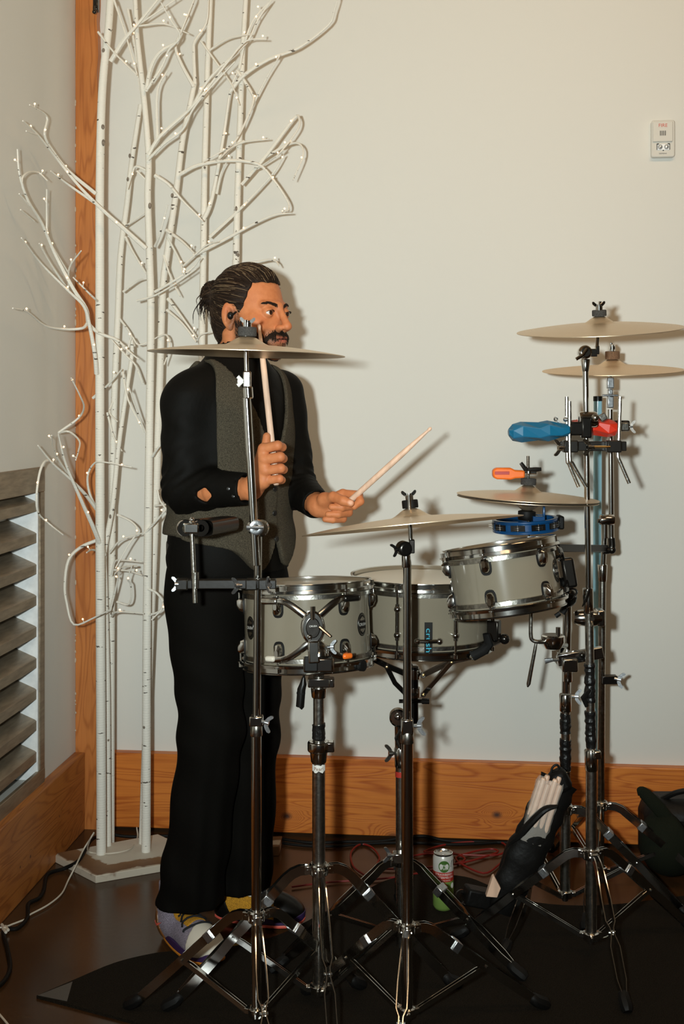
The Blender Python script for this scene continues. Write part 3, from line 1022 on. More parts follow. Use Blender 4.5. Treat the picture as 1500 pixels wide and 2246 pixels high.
tree('white birch tree furthest right, rising from behind the head of the drummer',
     [(520, 1850), (517, 700), (518, 560), (521, 430), (527, 250), (532, 120), (540, -20)], 0.0125, 0.0075, 3.70, [
     (H([(1010, 400), (1070, 330), (1180, 260), (1310, 210), (1440, 110), (1465, 50), (1482, -10)]), .0055, -.15),
     (H([(1100, 480), (1170, 340), (1230, 240)]), .003, -.1),
     (H([(1040, 310), (1100, 400), (1110, 450), (1060, 570), (1010, 640), (890, 710)]), .0045, -.12),
     (H([(1060, 810), (1170, 680), (1290, 520), (1312, 520), (1310, 560), (1270, 620), (1210, 690)]), .0045, -.15),
     (H([(1150, 700), (1250, 640), (1310, 630), (1330, 680), (1285, 790)]), .004, -.15),
     (H([(1050, 300), (1070, 200), (1110, 90), (1180, 10)]), .004, -.08),
     (H([(1070, 620), (1010, 650), (960, 700)]), .004, -.08),
     (H([(1130, 740), (1190, 700), (1245, 660)]), .003, -.15),
     ([(540, 578), (570, 574), (592, 570), (606, 574), (612, 584)], .004, -.12)])

# ================================================================ DRUM HARDWARE
UP = Vector((0, 0, 1)); RT = Vector((1, 0, 0)); TO = Vector((0, -1, 0))   # up, right, towards the camera

def axis_of(right_down, front_down):
    """unit normal of a disc whose right edge is lowered and whose front edge is lowered by these degrees"""
    return Vector((math.sin(math.radians(right_down)), -math.sin(math.radians(front_down)), 1)).normalized()

def wing_mb(c, axis, size=0.012, up=UP, mb=None):
    """wing bolt: shank along axis from c, two flat lobes"""
    b = mb or MB()
    a = Vector(axis).normalized()
    u, v, _ = frame(a, up)
    c = Vector(c)
    b.tube([c, c+a*size*0.9], size*0.30, 10)
    h = c+a*size*0.9
    b.tube([h-a*size*.35, h+a*size*0.35], size*0.45, 12)
    ol = [(0.20, -.30), (.55, -.28), (1.0, 0.0), (1.42, .42), (1.50, .78), (1.36, .98), (1.10, .95), (.75, .62), (.45, .38), (.2, .34)]
    for s in (-1, 1):
        b.prism([(x*size*s, y*size) for x, y in (ol if s > 0 else ol[::-1])], h+v*size*.14*(1 if s < 0 else 1), u, a, -size*.28)
    return b

def cymbal(name, label, c, r, n, bell_r, bow, bell_h, m, cat='cymbal', flip=False):
    """c: centre of the rim plane"""
    n = Vector(n).normalized()
    t = thing(name, label, cat, c)
    s = -1 if flip else 1
    prof = []
    K = 22
    for i in range(K+1):
        rr = lerp(bell_r, r, i/K)
        prof.append((rr, s*bow*(1-((rr-bell_r*0.2)/(r-bell_r*.2))**1.75)))
    e = prof[0][1]
    bell = []
    for i in range(9):
        q = i/9.0
        bell.append((0.006+(bell_r-0.006)*q, e+s*bell_h*(math.cos(q*PI)*0.5+0.5)))
    top = bell+prof
    th = 0.0013
    under = [(rr, h-s*th) for rr, h in reversed(top)]
    b = MB()
    b.lathe(top+under, c, n, 96, closed=True, rad=True)
    part('plate', b, m, t, sharp=50)
    return t, Vector(c), n, e+s*bell_h

def topper(parent, c, n, felt='felt', felt_r=0.020, felt_h=0.018, nut=True, rod=0.0045, rod_up=0.03, wing_axis=None):
    """felt washers and wing nut on a cymbal; c is the top of the bell"""
    b = MB()
    b.lathe([(rod, 0), (felt_r*.96, 0), (felt_r, .002), (felt_r, felt_h-.002), (felt_r*.94, felt_h), (rod, felt_h)], c, n, 24, closed=True)
    part('felt', b, felt, parent)
    if nut:
        p = c+n*felt_h
        b = MB()
        b.tube([p, p+n*0.010], 0.009, 14)
        part('nut', b, 'chrome', parent)
        b = wing_mb(p, n, .0115, up=Vector((1, .15, 0)))
        part('wing', b, 'chrome', parent, bev=0)

def stand(name, label, px, zc, segs, hu, hl, legs, group=None, label_cat='stand', base_r=0.0125, leg_m='chrome', leg_w=0.020):
    """segs: (px0, y0, px1, y1, radius, material) tube sections; legs: (azimuth, reach)"""
    X = (px-750)/FOC*zc
    o = Vector((X, zc, 0))
    t = thing(name, label, label_cat, o, group)
    for i, s in enumerate(segs):
        b = MB()
        b.tube([P(s[0], s[1], zc+s[6] if len(s) > 6 else zc), P(s[2], s[3], zc+(s[6] if len(s) > 6 else 0))], s[4], 20)
        part('pole' if i == 0 else 'tube', b, s[5], t, bev=0.0006)
    lu, ll = o+UP*hu, o+UP*hl
    b = MB()
    b.lathe([(base_r, -.012), (base_r+.006, -.012), (base_r+.007, -.008), (base_r+.007, .010), (base_r+.004, .014), (base_r, .014)], lu, UP, 24, closed=True)
    for az, reach in legs:
        d = Vector((math.cos(math.radians(az)), math.sin(math.radians(az)), 0))
        b.box(lu+d*(base_r+.009), (0.016, 0.020, 0.018), ax=d, ay=UP.cross(d))
    part('upper_collar', b, leg_m, t, bev=0.001)
    b = MB()
    b.lathe([(base_r, -.010), (base_r+.005, -.010), (base_r+.006, .008), (base_r, .010)], ll, UP, 24, closed=True)
    b.tube([ll-UP*.02, ll-UP*.008], base_r*.6, 10)
    for az, reach in legs:
        d = Vector((math.cos(math.radians(az)), math.sin(math.radians(az)), 0))
        b.box(ll+d*(base_r+.007), (0.014, 0.016, 0.012), ax=d, ay=UP.cross(d))
    part('lower_collar', b, leg_m, t, bev=0.001)
    for az, reach in legs:
        d = Vector((math.cos(math.radians(az)), math.sin(math.radians(az)), 0))
        lat = UP.cross(d)
        k0 = Vector((base_r+.060, hu-.020)); k1 = Vector((reach*.965, .026))
        def ln(t): return tuple(k0+(k1-k0)*t)
        rz = [(base_r+.010, hu), (base_r+.028, hu-.001), (base_r+.045, hu-.008), tuple(k0), ln(.22), ln(.40), ln(.455), ln(.51), ln(.60), ln(.85), ln(.93), ln(1.0)]
        lo = [.007, .008, .0095, .011, .0155, .0155, .006, .006, .0155, .0150, .009, .004]
        q = [o+d*a+UP*h for a, h in rz]
        nr = []
        for i in range(len(q)):
            tg = (q[min(i+1, len(q)-1)]-q[max(0, i-1)]).normalized()
            nr.append(tg.cross(lat).normalized())
        b = MB()
        for s in (-1, 1):
            b.ribbon([p+lat*(s*l*0.72) for p, l in zip(q, lo)], nr, lat, leg_w, 0.0022)
        mid = (q[6]+q[7])*.5
        b.tube([mid-lat*.009, mid+lat*.009], .0035, 8)
        b.tube([q[0]-lat*.012, q[0]+lat*.012], .003, 8)
        lg = part('leg', b, leg_m, t, bev=0)
        b = MB()
        bc_ = o+d*ln(.17)[0]+UP*ln(.17)[1]; bt_ = (q[4]-q[3]).normalized()
        b.box(bc_, (.019, .033, leg_w+.003), ax=bt_, ay=lat)
        if not 245 < az % 360 < 295: part('leg_bracket', b, 'steel', lg, bev=.0015)
        b = MB()
        e0, e1 = q[-1], o+d*(reach*1.03)+UP*0.012
        dr = (q[-1]-q[-3]).normalized()
        b.tube([e0-dr*.020, e0-dr*.016, e0-dr*.002, e1-dr*.002+UP*.003, o+d*(reach*1.05)+UP*.0105], [.009, .0125, .0145, .0150, .0105], 8)
        part('rubber_foot', b, 'rubber', lg)
        b = MB()
        s0 = ll+d*(base_r+.012)
        tg = (mid-s0).normalized()
        nn = tg.cross(lat).normalized()
        kink = lerp(s0, mid, .86)+UP*.003
        for s in (-1, 1):
            b.ribbon([s0+lat*s*.004, kink+lat*s*.005, mid+lat*s*.003], [nn]*3, lat, 0.011, 0.002)
        part('strut', b, leg_m, t)
    return t, o

def clamp_block(parent, px, py, z, w, h, d, m='chrome', bev=.003, name='clamp', **k):
    b = MB(); b.box(P(px, py, z), (w, d, h), **k)
    return part(name, b, m, parent, bev=bev)

def sleeve(parent, px0, y0, px1, y1, z, r0, r1, m='chrome', name='sleeve'):
    b = MB(); a, c = P(px0, y0, z), P(px1, y1, z); dr = (c-a).normalized()
    b.tube([a, a+dr*.002, c-dr*.002, c], [r0*.93, r0, r1, r1*.93], 20)
    return part(name, b, m, parent)

def tape_wrap(parent, px0, y0, px1, y1, z, r, lump=.0015, seed=1):
    rnd = random.Random(seed)
    a, c = P(px0, y0, z), P(px1, y1, z)
    n = max(8, int((a-c).length/0.006))
    b = MB()
    q = [lerp(a, c, i/n)+Vector((rnd.uniform(-1, 1)*lump*.4, 0, 0)) for i in range(n+1)]
    b.tube(q, [r+rnd.uniform(-.2, 1)*lump for _ in q], 14)
    return part('tape', b, 'tape', parent, sharp=25)

# ---------------------------------------------------------------- drums
LUGO = None
def drum(name, label, ctop, cbot, r, hoop_r, lug_phis, badges, wood_m='shell', tube_lugs=False, cat='drum', strainer=None):
    ctop, cbot = Vector(ctop), Vector(cbot)
    n = (ctop-cbot).normalized()
    Ht = (ctop-cbot).length
    e2 = (RT - n*RT.dot(n)).normalized()          # right
    e1 = (TO - n*TO.dot(n) - e2*TO.dot(e2)).normalized()     # towards the camera
    def at(phi, rad, h):
        a = math.radians(phi)
        return cbot + n*h + (e1*math.cos(a)+e2*math.sin(a))*rad
    def out(phi):
        a = math.radians(phi); return e1*math.cos(a)+e2*math.sin(a)
    t = thing(name, label, cat, cbot)
    b = MB()
    b.lathe([(r, .012), (r, Ht-.012), (r-.006, Ht-.010), (r-.006, .010)], cbot, n, 72, closed=True)
    part('shell', b, wood_m, t)
    b = MB()
    b.lathe([(0, Ht-.004), (r-.012, Ht-.004), (r-.002, Ht-.006), (r+.001, Ht-.012), (r-.003, Ht-.013), (0, Ht-.0055)], cbot, n, 64)
    part('batter_head', b, 'head', t)
    b = MB()
    b.lathe([(0, .0055), (r-.003, .013), (r+.001, .012), (r-.002, .006), (r-.012, .004), (0, .004)], cbot, n, 64)
    part('resonant_head', b, 'head', t)
    def hoop(h0, s, nm):
        # triple flanged hoop
        p = [(r+.003, h0), (r+.003, h0+s*.004), (hoop_r-.002, h0+s*.005), (hoop_r, h0+s*.0005), (hoop_r+.0015, h0+s*.001), (hoop_r+.0005, h0+s*.0075), (r+.0055, h0+s*.0085), (r+.0055, h0+s*.0185), (r+.0085, h0+s*.0205), (r+.0082, h0+s*.0222), (r+.002, h0+s*.021), (r+.0018, h0+s*.003)]
        bb = MB(); bb.lathe(p, cbot, n, 84, closed=True)
        part(nm, bb, 'chrome', t, sharp=40)
    hoop(Ht-.016, 1, 'batter_hoop')
    hoop(.016, -1, 'resonant_hoop')
    # collar band under the flange
    for h in (Ht-.024, .024):
        b = MB(); b.lathe([(r+.0005, h-.006), (r+.004, h-.005), (r+.004, h+.005), (r+.0005, h+.006)], cbot, n, 84, closed=True)
        part('counter_band', b, 'worn', t, sharp=40)
    for phi in lug_phis:
        if tube_lugs:
            o = out(phi); tg = n.cross(o)
            for h in (Ht*.32, Ht*.68):
                b = MB(); p = at(phi, r, h)
                b.tube([p, p+o*.012], .0055, 12); b.ball(p+o*.013, .0088, 14)
                part('lug_post', b, 'chrome', t)
            b = MB(); b.tube([at(phi, r+.0135, Ht*.25), at(phi, r+.0135, Ht*.75)], .0052, 12)
            part('lug_tube', b, 'chrome', t)
            b = MB(); b.tube([at(phi, r+.0135, .008), at(phi, r+.0135, Ht-.006)], .0028, 8)
            for h in (Ht-.006, .004):
                b.tube([at(phi, r+.0135, h-.004), at(phi, r+.0135, h+.006)], .0055, 10)
            part('tension_rod', b, 'chrome', t)
        else:
            o = out(phi); tg = n.cross(o)
            for top in (1, 0):
                h = Ht-.25*Ht if top else .25*Ht
                s = 1 if top else -1
                # oval gasket and faceted chrome lug
                ol = [(math.copysign(abs(math.cos(a))**.7, math.cos(a))*.0135, math.copysign(abs(math.sin(a))**.7, math.sin(a))*.0215) for a in [2*PI*k/20 for k in range(20)]]
                b = MB(); b.prism(ol, at(phi, r-.0025, h), tg, n, .005)
                lg = part('lug_gasket', b, 'rubber', t)
                b = MB()
                p = at(phi, r, h)
                ol2 = [(u*.80, v*.84) for u, v in ol]
                m_ = len(ol2)
                base = [p+o*.001+tg*u+n*v for u, v in ol2]
                midr = [p+o*.011+tg*u*.82+n*(v*.86+s*.002) for u, v in ol2]
                topr = [p+o*.017+tg*u*.40+n*(v*.42+s*.005) for u, v in ol2]
                b.v = base+midr+topr
                for k in range(m_):
                    k2 = (k+1) % m_
                    b.f += [(k, k2, m_+k2, m_+k), (m_+k, m_+k2, 2*m_+k2, 2*m_+k)]
                b.f += [tuple(range(2*m_, 3*m_))]
                b.mi = [0]*len(b.f)
                part('lug', b, 'chrome', t, sharp=28)
                b = MB()
                h1 = Ht-.008 if top else .008
                b.tube([at(phi, r+.0105, h+s*.016), at(phi, r+.0105, h1)], .0025, 8)
                b.tube([at(phi, r+.0105, h1-s*.003), at(phi, r+.0105, h1+s*.009)], .0050, 6)
                b.tube([at(phi, r+.0105, h1-s*.004), at(phi, r+.0105, h1-s*.002)], .0075, 12)
                part('tension_rod', b, 'chrome', t)
    for phi in badges:
        mid = Ht/2
        def surf(u, v, off):
            return at(phi+math.degrees(u/r), r+off, mid+v)
        K = 28
        for (a_, b_, off, mm, nm) in ((.0190, .0270, .0010, 'black', 'badge'), (.0165, .0245, .0016, 'worn', 'badge_ring'), (.0153, .0232, .0020, 'black', 'badge_face')):
            b = MB()
            b.v = [surf(0, 0, off)]+[surf(a_*math.cos(2*PI*k/K), b_*math.sin(2*PI*k/K), off) for k in range(K)]+[surf(a_*math.cos(2*PI*k/K), b_*math.sin(2*PI*k/K), off-.001) for k in range(K)]
            b.f = [(0, 1+k, 1+(k+1) % K) for k in range(K)]+[(1+(k+1) % K, 1+k, 1+K+k, 1+K+(k+1) % K) for k in range(K)]
            b.mi = [0]*len(b.f)
            if nm == 'badge':
                bg = part(nm, b, mm, t)
            else:
                part(nm, b, mm, bg)
        b = MB()
        add_text(b, 'CRUSH', 0.0092, lambda u, v: surf(u, v, .0026), sx=1.05)
        part('badge_lettering', b, 'whitep', bg, smooth=False)
        b = MB()
        for s in (-1, 1):
            q = [surf(x*.012, s*(.012+.007*(1-abs(x))), .0024) for x in (-1, -.5, 0, .5, 1)]+[surf(x*.010, s*.0095, .0024) for x in (1, 0, -1)]
            b.add(q, [tuple(range(len(q)))])
        part('badge_emblem', b, 'worn', bg, smooth=False)
    return t, at, out, n, Ht

def bracket(t, at, out, n, phi0, phi1, h0, hc, r, m='chrome', name='bracket', mode=1):
    """cast suspension arm bridging phi0..phi1 near height h0, drawn in to hc at the middle"""
    b = MB()
    K = 14
    pm = (phi0+phi1)/2
    for s in (-1, 1):
        q, rr = [], []
        for i in range(K+1):
            x = i/K
            phi = pm+s*(phi1-phi0)/2*x
            h = hc+(h0-hc)*math.sin(min(1, x*1.3)*PI/2)**1.4
            q.append(at(phi, r+.016, h)); rr.append(lerp(.0085, .0068, x))
        b.tube(q, rr, 10, flat=.45, hint=n)
    return part(name, b, m, t)

# --- left tom (front)
ztop1, zt = 2.86, 2.86
nt1 = axis_of(-1.2, -4.5)
c1t = P(671, 1278, zt); c1b = c1t-nt1*0.192
c1b.x += 0.002
T1, at1, out1, n1, H1 = drum('tom_drum', 'grey tom on the left, held in a star-shaped cast bracket in front of the drummer', c1t, c1b, .1505, .1640,
                             (-84, -24, 36, 96, 156, -144), (-60, 60))
# suspension bracket on its front
R1 = .1505
for nm, h0, hc in (('upper_bracket_arm', H1-.028, H1*.62), ('lower_bracket_arm', .030, H1*.36)):
    bracket(T1, at1, out1, n1, -30, 42, h0, hc, R1, name=nm)
b = MB(); p = at1(6, R1+.012, H1*.53)
o6 = out1(6); tg6 = n1.cross(o6)
ol = [(math.cos(2*PI*k/28)*.027, math.sin(2*PI*k/28)*.038) for k in range(28)]
b.prism(ol, p-o6*.008, tg6, n1, .020)
hubp = part('bracket_hub', b, 'chrome', T1, bev=.005)
b = MB(); b.prism([(u*.6, v*.6) for u, v in ol], p+o6*.010, tg6, n1, .008); part('hub_plate', b, 'blackmetal', hubp, bev=.002)
b = MB(); b.tube([p+o6*.014+n1*.048, p+o6*.014+n1*.018], .0055, 10); b.ball(p+o6*.018-n1*.02-tg6*.008, .006, 10); part('hub_bolt', b, 'chrome', hubp)
b = MB(); b.tube([p+o6*.02+tg6*.014+n1*.002, p+o6*.026+tg6*.038-n1*.02], [.004, .003], 8); part('hub_lever', b, 'chrome', hubp)
b = MB(); add_text(b, 'CRUSH', .0055, lambda u, v: p+o6*.0192+tg6*u+n1*(v+.004)); part('hub_lettering', b, 'whitep', hubp, smooth=False)
b = MB(); b.box(at1(6, R1+.022, H1*.25), (.026, .026, .05), ax=tg6, ay=o6); part('bracket_neck', b, 'chrome', T1, bev=.004)
b = MB(); wing_mb(at1(16, R1+.028, H1*.30), tg6, .011, mb=b); part('wing_bolt', b, 'steel', T1)
for phi, m_, k in ((-29, 'offwhite', 0), (34, 'orange', 1)):
    b = MB(); b.box(at1(phi, R1+.016, .032), (.026, .016, .013), ax=n1.cross(out1(phi)), ay=out1(phi)); part('bracket_tip', b, m_, T1, bev=.005, label=('cream' if k == 0 else 'orange')+' rubber bracket tip')
for phi in (-29, 40):
    b = MB(); b.box(at1(phi, R1+.014, H1-.030), (.046, .018, .015), ax=n1.cross(out1(phi)), ay=out1(phi)); part('bracket_pad', b, 'worn' if phi < 0 else 'blackmetal', T1, bev=.005)
# small dial on the lower hoop
b = MB(); q = at1(52, R1+.006, .004); b.lathe([(0, 0), (.013, 0), (.013, .010), (.006, .012), (0, .012)], q, out1(52), 20); part('trigger_dial', b, 'rubber', T1)

# --- snare (behind)
nS = axis_of(0.4, 0)
cSt = P(925, 1264, 3.10); cSb = cSt-nS*0.178
TS, atS, outS, nS, HS = drum('snare_drum', 'shallow wide grey snare drum in the middle, behind the ride cymbal stand', cSt, cSb, .1785, .1900,
                             (-66, -22, 22, 67, 112, 157, -157, -112), (), tube_lugs=True)
b = MB()
def ss(u, v, off): return atS(1.5+math.degrees(u/.1785), .1785+off, .062+v)
N_ = 9
for off in (.003, .0055):
    for i in range(N_+1):
        v = -.062+i*(.090)/N_
        w = .0095
        b.v += [ss(-w, v, off), ss(w, v, off)]
for i in range(N_):
    a = i*2; c = 2*(N_+1)+i*2
    b.f += [(a, a+1, a+3, a+2), (c, c+2, c+3, c+1), (a, a+2, c+2, c), (a+1, c+1, c+3, a+3)]
b.f += [(0, 2*(N_+1), 2*(N_+1)+1, 1), (2*N_, 2*N_+1, 4*N_+3, 4*N_+2)]
b.mi = [0]*len(b.f)
tagp = part('snare_strap', b, 'black', TS, label='black strap with cyan lettering', sharp=20)
b = MB(); add_text(b, 'crush', .030, lambda u, v: ss(v*.62, -.016-u*.92, .0068)); part('strap_lettering', b, 'cyan', tagp, smooth=False)
b = MB()
for s in (-1, 1):
    b.tube([ss(0, -.018, .010), ss(s*.026, -.018, .008)], .0055, 10); b.ball(ss(s*.026, -.018, .008), .0085, 12)
part('butt_clamp', b, 'chrome', TS)
b = MB(); b.box(atS(66, .1785+.018, HS*.30), (.03, .03, .05), ax=nS.cross(outS(66)), ay=outS(66)); b.ball(atS(72, .1785+.04, HS*.16), .014, 12); b.tube([atS(55, .195, .02), atS(78, .22, .03)], .009, 10)
part('snare_throw_off', b, 'blackmetal', TS, bev=.003)

# --- right tom (tilted)
n3 = axis_of(-8.6, -5.5)
c3t = P(1094, 1196, 2.80); c3b = c3t-n3*0.150
T3, at3, out3, n3, H3 = drum('tom_drum', 'smaller grey tom on the right, tilted up on its clamp below the tambourine', c3t, c3b, .1270, .1405,
                             (-84, -24, 37, 97, 157, -143), (64,))
bracket(T3, at3, out3, n3, 62, 118, H3-.03, H3*.6, .127, m='blackmetal', name='upper_bracket_arm')
bracket(T3, at3, out3, n3, 62, 118, .03, H3*.35, .127, m='blackmetal', name='lower_bracket_arm')
b = MB(); b.box(at3(90, .150, H3*.42), (.03, .05, .07), ax=out3(90), ay=n3.cross(out3(90))); part('bracket_hub', b, 'blackmetal', T3, bev=.006)

# ================================================================ CYMBAL STANDS
# 1 left crash stand
S1, o1 = stand('cymbal_stand', 'chrome cymbal stand on the left, carrying the crash cymbal in front of the drummer', 562, 2.62,
   [(562, 2224, 562, 1600, .0112, 'chrome'), (563, 1600, 566, 1165, .0085, 'chrome', .0), (562, 1240, 541, 872, .0088, 'chrome', -.022)],
   .262, .052, [(161, .31), (279, .31), (40, .30)])
clamp_block(S1, 562, 1580, 2.62, .030, .022, .028)
sleeve(S1, 562, 1614, 562, 1590, 2.62, .0135, .0135, 'worn')
b = wing_mb(P(574, 1582, 2.60), (1, -.2, -.25), .013); part('wing_bolt', b, 'steel', S1)
b = MB(); b.lathe([(0, -.022), (.014, -.022), (.019, -.018), (.019, .018), (.014, .022), (0, .022)], P(566, 1157, 2.61), (0.5, -1, 0), 24); part('boom_tilter', b, 'chrome', S1)
b = MB(); b.lathe([(0.006, 0), (.015, 0), (.0165, .004), (.012, .006), (0.006, .005)], P(562, 1157, 2.583), (0.3, -1, 0), 24, closed=True); part('tilter_ring', b, 'steel', S1)
b = MB(); b.tube([P(545, 1157, 2.575), P(578, 1157, 2.575)], .0035, 8); b.tube([P(541, 1157, 2.575), P(549, 1157, 2.575)], .006, 8); part('tilter_lever', b, 'steel', S1)
b = MB(); b.tube([P(545, 875, 2.598), P(543, 848, 2.598)], .011, 16); b.box(P(542, 832, 2.598), (.017, .018, .036)); part('cymbal_tilter', b, 'chrome', S1, bev=.003)
b = MB()
for s in (-1, 0, 1):
    b.tube([P(533, 836, 2.59), P(521, 836-s*10, 2.59)], [.003, .0045], 8, flat=.6)
part('wing_bolt', b, 'whitep', S1, label='wing bolt whitened as flash flare')  # white colour stands in for the flash's specular flare on the metal
b = MB(); b.tube([P(541, 820, 2.60), P(538, 702, 2.60)], .0050, 12); part('cymbal_rod', b, 'chrome', S1)
t, c, n, hh = cymbal('crash_cymbal', 'bronze crash cymbal on the left, edge-on in front of the chin of the drummer', P(541, 776, 2.605), .2165, axis_of(1.6, 0.4), .056, .020, .020, 'cym')
topper(t, c+n*hh, n, 'felt', .0205, .020)

# 2 ride stand
S3, o3 = stand('cymbal_stand', 'chrome cymbal stand in the middle front, carrying the wide ride cymbal', 893, 2.62,
   [(893, 2224, 893, 1618, .0130, 'chrome'), (893, 1618, 893, 1235, .0092, 'chrome')],
   .235, .052, [(18, .33), (263, .33), (143, .28)])
clamp_block(S3, 893, 1593, 2.62, .026, .034, .026)
sleeve(S3, 893, 1630, 893, 1605, 2.62, .0150, .0145, 'worn')
b = wing_mb(P(908, 1592, 2.61), (1, -.3, .1), .014); part('wing_bolt', b, 'steel', S3)
sleeve(S3, 892, 1244, 890, 1212, 2.62, .011, .0095)
b = MB(); b.lathe([(0, -.016), (.012, -.016), (.0165, -.012), (.0165, .012), (.012, .016), (0, .016)], P(886, 1203, 2.61), (.3, -1, 0), 20); b.box(P(903, 1198, 2.61), (.012, .02, .030)); part('cymbal_tilter', b, 'blackmetal', S3, bev=.002)
b = wing_mb(P(877, 1203, 2.60), (-1, -.2, -.3), .010); part('wing_bolt', b, 'blackmetal', S3)
b = MB(); b.tube([P(901, 1190, 2.62), P(897, 1085, 2.62)], .0048, 12); part('cymbal_rod', b, 'chrome', S3)
t, c, n, hh = cymbal('ride_cymbal', 'wide bronze ride cymbal tilted up to the right in the middle, above the snare', P(904, 1153, 2.63), .2460, axis_of(-5.4, -6.9), .050, .020, .020, 'cym')
topper(t, c+n*hh, n, 'rubber', .0180, .018)

# 3 tom stand under the left tom
S2, o2 = stand('tom_stand', 'heavy chrome stand under the left tom with a torn sticker on its pole', 699, 2.74,
   [(699, 2170, 699, 1660, .0150, 'worn'), (699, 1640, 699, 1475, .0128, 'worn')],
   .320, .045, [(184, .34), (277, .33), (14, .33)], base_r=.0155, leg_w=.022)
sleeve(S2, 699, 1672, 699, 1645, 2.74, .018, .0205)
b = MB(); b.lathe([(.0128, -.012), (.025, -.012), (.026, -.008), (.026, .008), (.025, .012), (.0128, .012)], P(699, 1637, 2.74), UP, 28, closed=True); b.box(P(721, 1637, 2.74), (.026, .024, .023)); part('height_clamp', b, 'chrome', S2, bev=.003)
tape_wrap(S2, 699, 1622, 699, 1588, 2.74, .0145, seed=3)
sleeve(S2, 699, 1530, 699, 1508, 2.74, .0165, .0185)
b = MB(); b.box(P(700, 1495, 2.74), (.052, .034, .022)); b.box(P(727, 1496, 2.735), (.014, .03, .020)); part('arm_clamp', b, 'chrome', S2, bev=.003)
b = MB(); b.tube([P(699, 1480, 2.74), P(699, 1455, 2.72)], .014, 16); b.box(P(699, 1455, 2.70), (.070, .045, .036)); part('tom_arm', b, 'chrome', S2, bev=.006)
b = MB()
b.lathe([(0, .020), (.014, .018), (.023, .008), (.025, -.006), (.0, -.008)], P(699, 1430, 2.69), UP, 20); part('ball_joint', b, 'chrome', S2)
b = MB(); b.box(P(682, 1456, 2.673), (.030, .006, .034)); part('clamp_face', b, 'black', S2, bev=.002)
b = MB()
q0 = P(699, 1683, 2.74)
def st(u, v): 
    a = u/.0155
    return q0+Vector((math.sin(a)*.0155, -math.cos(a)*.0155, v))
K = 8
for i in range(K+1):
    u = lerp(-.020, .020, i/K)
    b.v += [st(u, .0085+.0015*math.sin(i*2.3)), st(u, -.0075+.003*math.sin(i*1.9))]
for i in range(K): b.f.append((2*i, 2*i+1, 2*i+3, 2*i+2))
b.mi = [0]*K
sk = part('sticker', b, 'whitep', S2, label='torn white sticker', smooth=False)
b = MB(); add_text(b, 'Pearl', .012, lambda u, v: st(u, v)+Vector((0, -.0006, 0))); part('sticker_lettering', b, 'brownrub', sk, smooth=False)

# 4 snare stand
S4, o4 = stand('snare_stand', 'chrome snare stand behind the ride stand, its basket arms under the snare drum', 878, 3.04,
   [(880, 2085, 878, 1660, .0128, 'worn'), (876, 1680, 874, 1590, .0105, 'chrome')],
   .225, .045, [(328, .33), (204, .34), (88, .28)])
b = MB(); b.lathe([(0, -.014), (.018, -.014), (.0225, -.010), (.0225, .010), (.018, .014), (0, .014)], P(873, 1573, 3.02), (0, -1, 0), 26); part('angle_ratchet', b, 'chrome', S4)
b = MB(); b.ball(P(873, 1573, 3.003), (.009, .006, .009), 12); part('ratchet_bolt', b, 'chrome', S4)
sleeve(S4, 879, 1682, 878, 1640, 3.04, .0155, .0165)
b = wing_mb(P(868, 1652, 3.03), (-1, -.2, 0), .015); part('wing_bolt', b, 'worn', S4)
b = MB(); b.tube([P(874, 1637, 3.025), P(868, 1620, 3.02), P(880, 1600, 3.01), P(893, 1605, 3.01)], .009, 8, flat=.4); part('tape', b, 'tape', S4)
b = MB()
q0 = P(878, 1697, 3.04)
b.lathe([(.0129, -.007), (.0133, -.007), (.0133, .007), (.0129, .007)], q0, UP, 20, closed=True); part('red_label', b, 'redp', S4, label='red maker label')
b = MB(); b.tube([P(907, 1590, 3.05), P(907, 1462, 3.05)], .0125, 14); part('basket_post', b, 'blackmetal', S4)
b = MB(); b.tube([P(878, 1573, 3.04), P(907, 1580, 3.05)], .012, 10); part('ratchet_arm', b, 'chrome', S4)
for y in (1478, 1518):
    b = MB(); b.lathe([(.0125, -.012), (.017, -.012), (.0175, 0), (.017, .012), (.0125, .012)], P(907, y, 3.05), UP, 20, closed=True); part('basket_collar', b, 'chrome', S4)
b = MB(); b.tube([P(875, 1538, 3.0), P(940, 1538, 3.0)], .005, 10); b.tube([P(925, 1538, 3.0), P(941, 1538, 3.0)], .0075, 10); part('basket_knob', b, 'blackmetal', S4)
def arm(pts, z0, z1, m, nm, w=.014):
    b = MB()
    n_ = len(pts)
    q = [P(x, y, lerp(z0, z1, i/(n_-1))) for i, (x, y) in enumerate(pts)]
    lat = Vector((0, -1, 0))
    nr = []
    for i in range(n_):
        tg = (q[min(i+1, n_-1)]-q[max(0, i-1)]).normalized(); nr.append(tg.cross(lat).normalized())
    b.ribbon(q, nr, lat, w, .010)
    for k in (0, n_-1):
        b.tube([q[k]+lat*.0065, q[k]-lat*.0065], w*.55, 12)
    o = part(nm, b, m, S4, bev=.0015)
    for k in (0, n_-1):
        r_ = MB(); r_.lathe([(0, 0), (.0035, 0), (.003, .002), (0, .0025)], q[k]+lat*.0065, lat, 10); part('rivet', r_, 'brass', o)
arm([(928, 1480), (992, 1450)], 3.04, 2.99, 'worn', 'basket_arm')
arm([(928, 1523), (990, 1452)], 3.03, 2.985, 'chrome', 'basket_brace', .012)
arm([(992, 1450), (1036, 1440)], 2.99, 2.96, 'worn', 'basket_arm')
arm([(890, 1478), (848, 1460), (812, 1442)], 3.04, 2.97, 'blackmetal', 'basket_arm')
arm([(888, 1520), (866, 1498), (848, 1462)], 3.04, 2.99, 'blackmetal', 'basket_brace', .012)
arm([(905, 1470), (890, 1445), (875, 1432)], 3.10, 3.18, 'blackmetal', 'basket_arm')
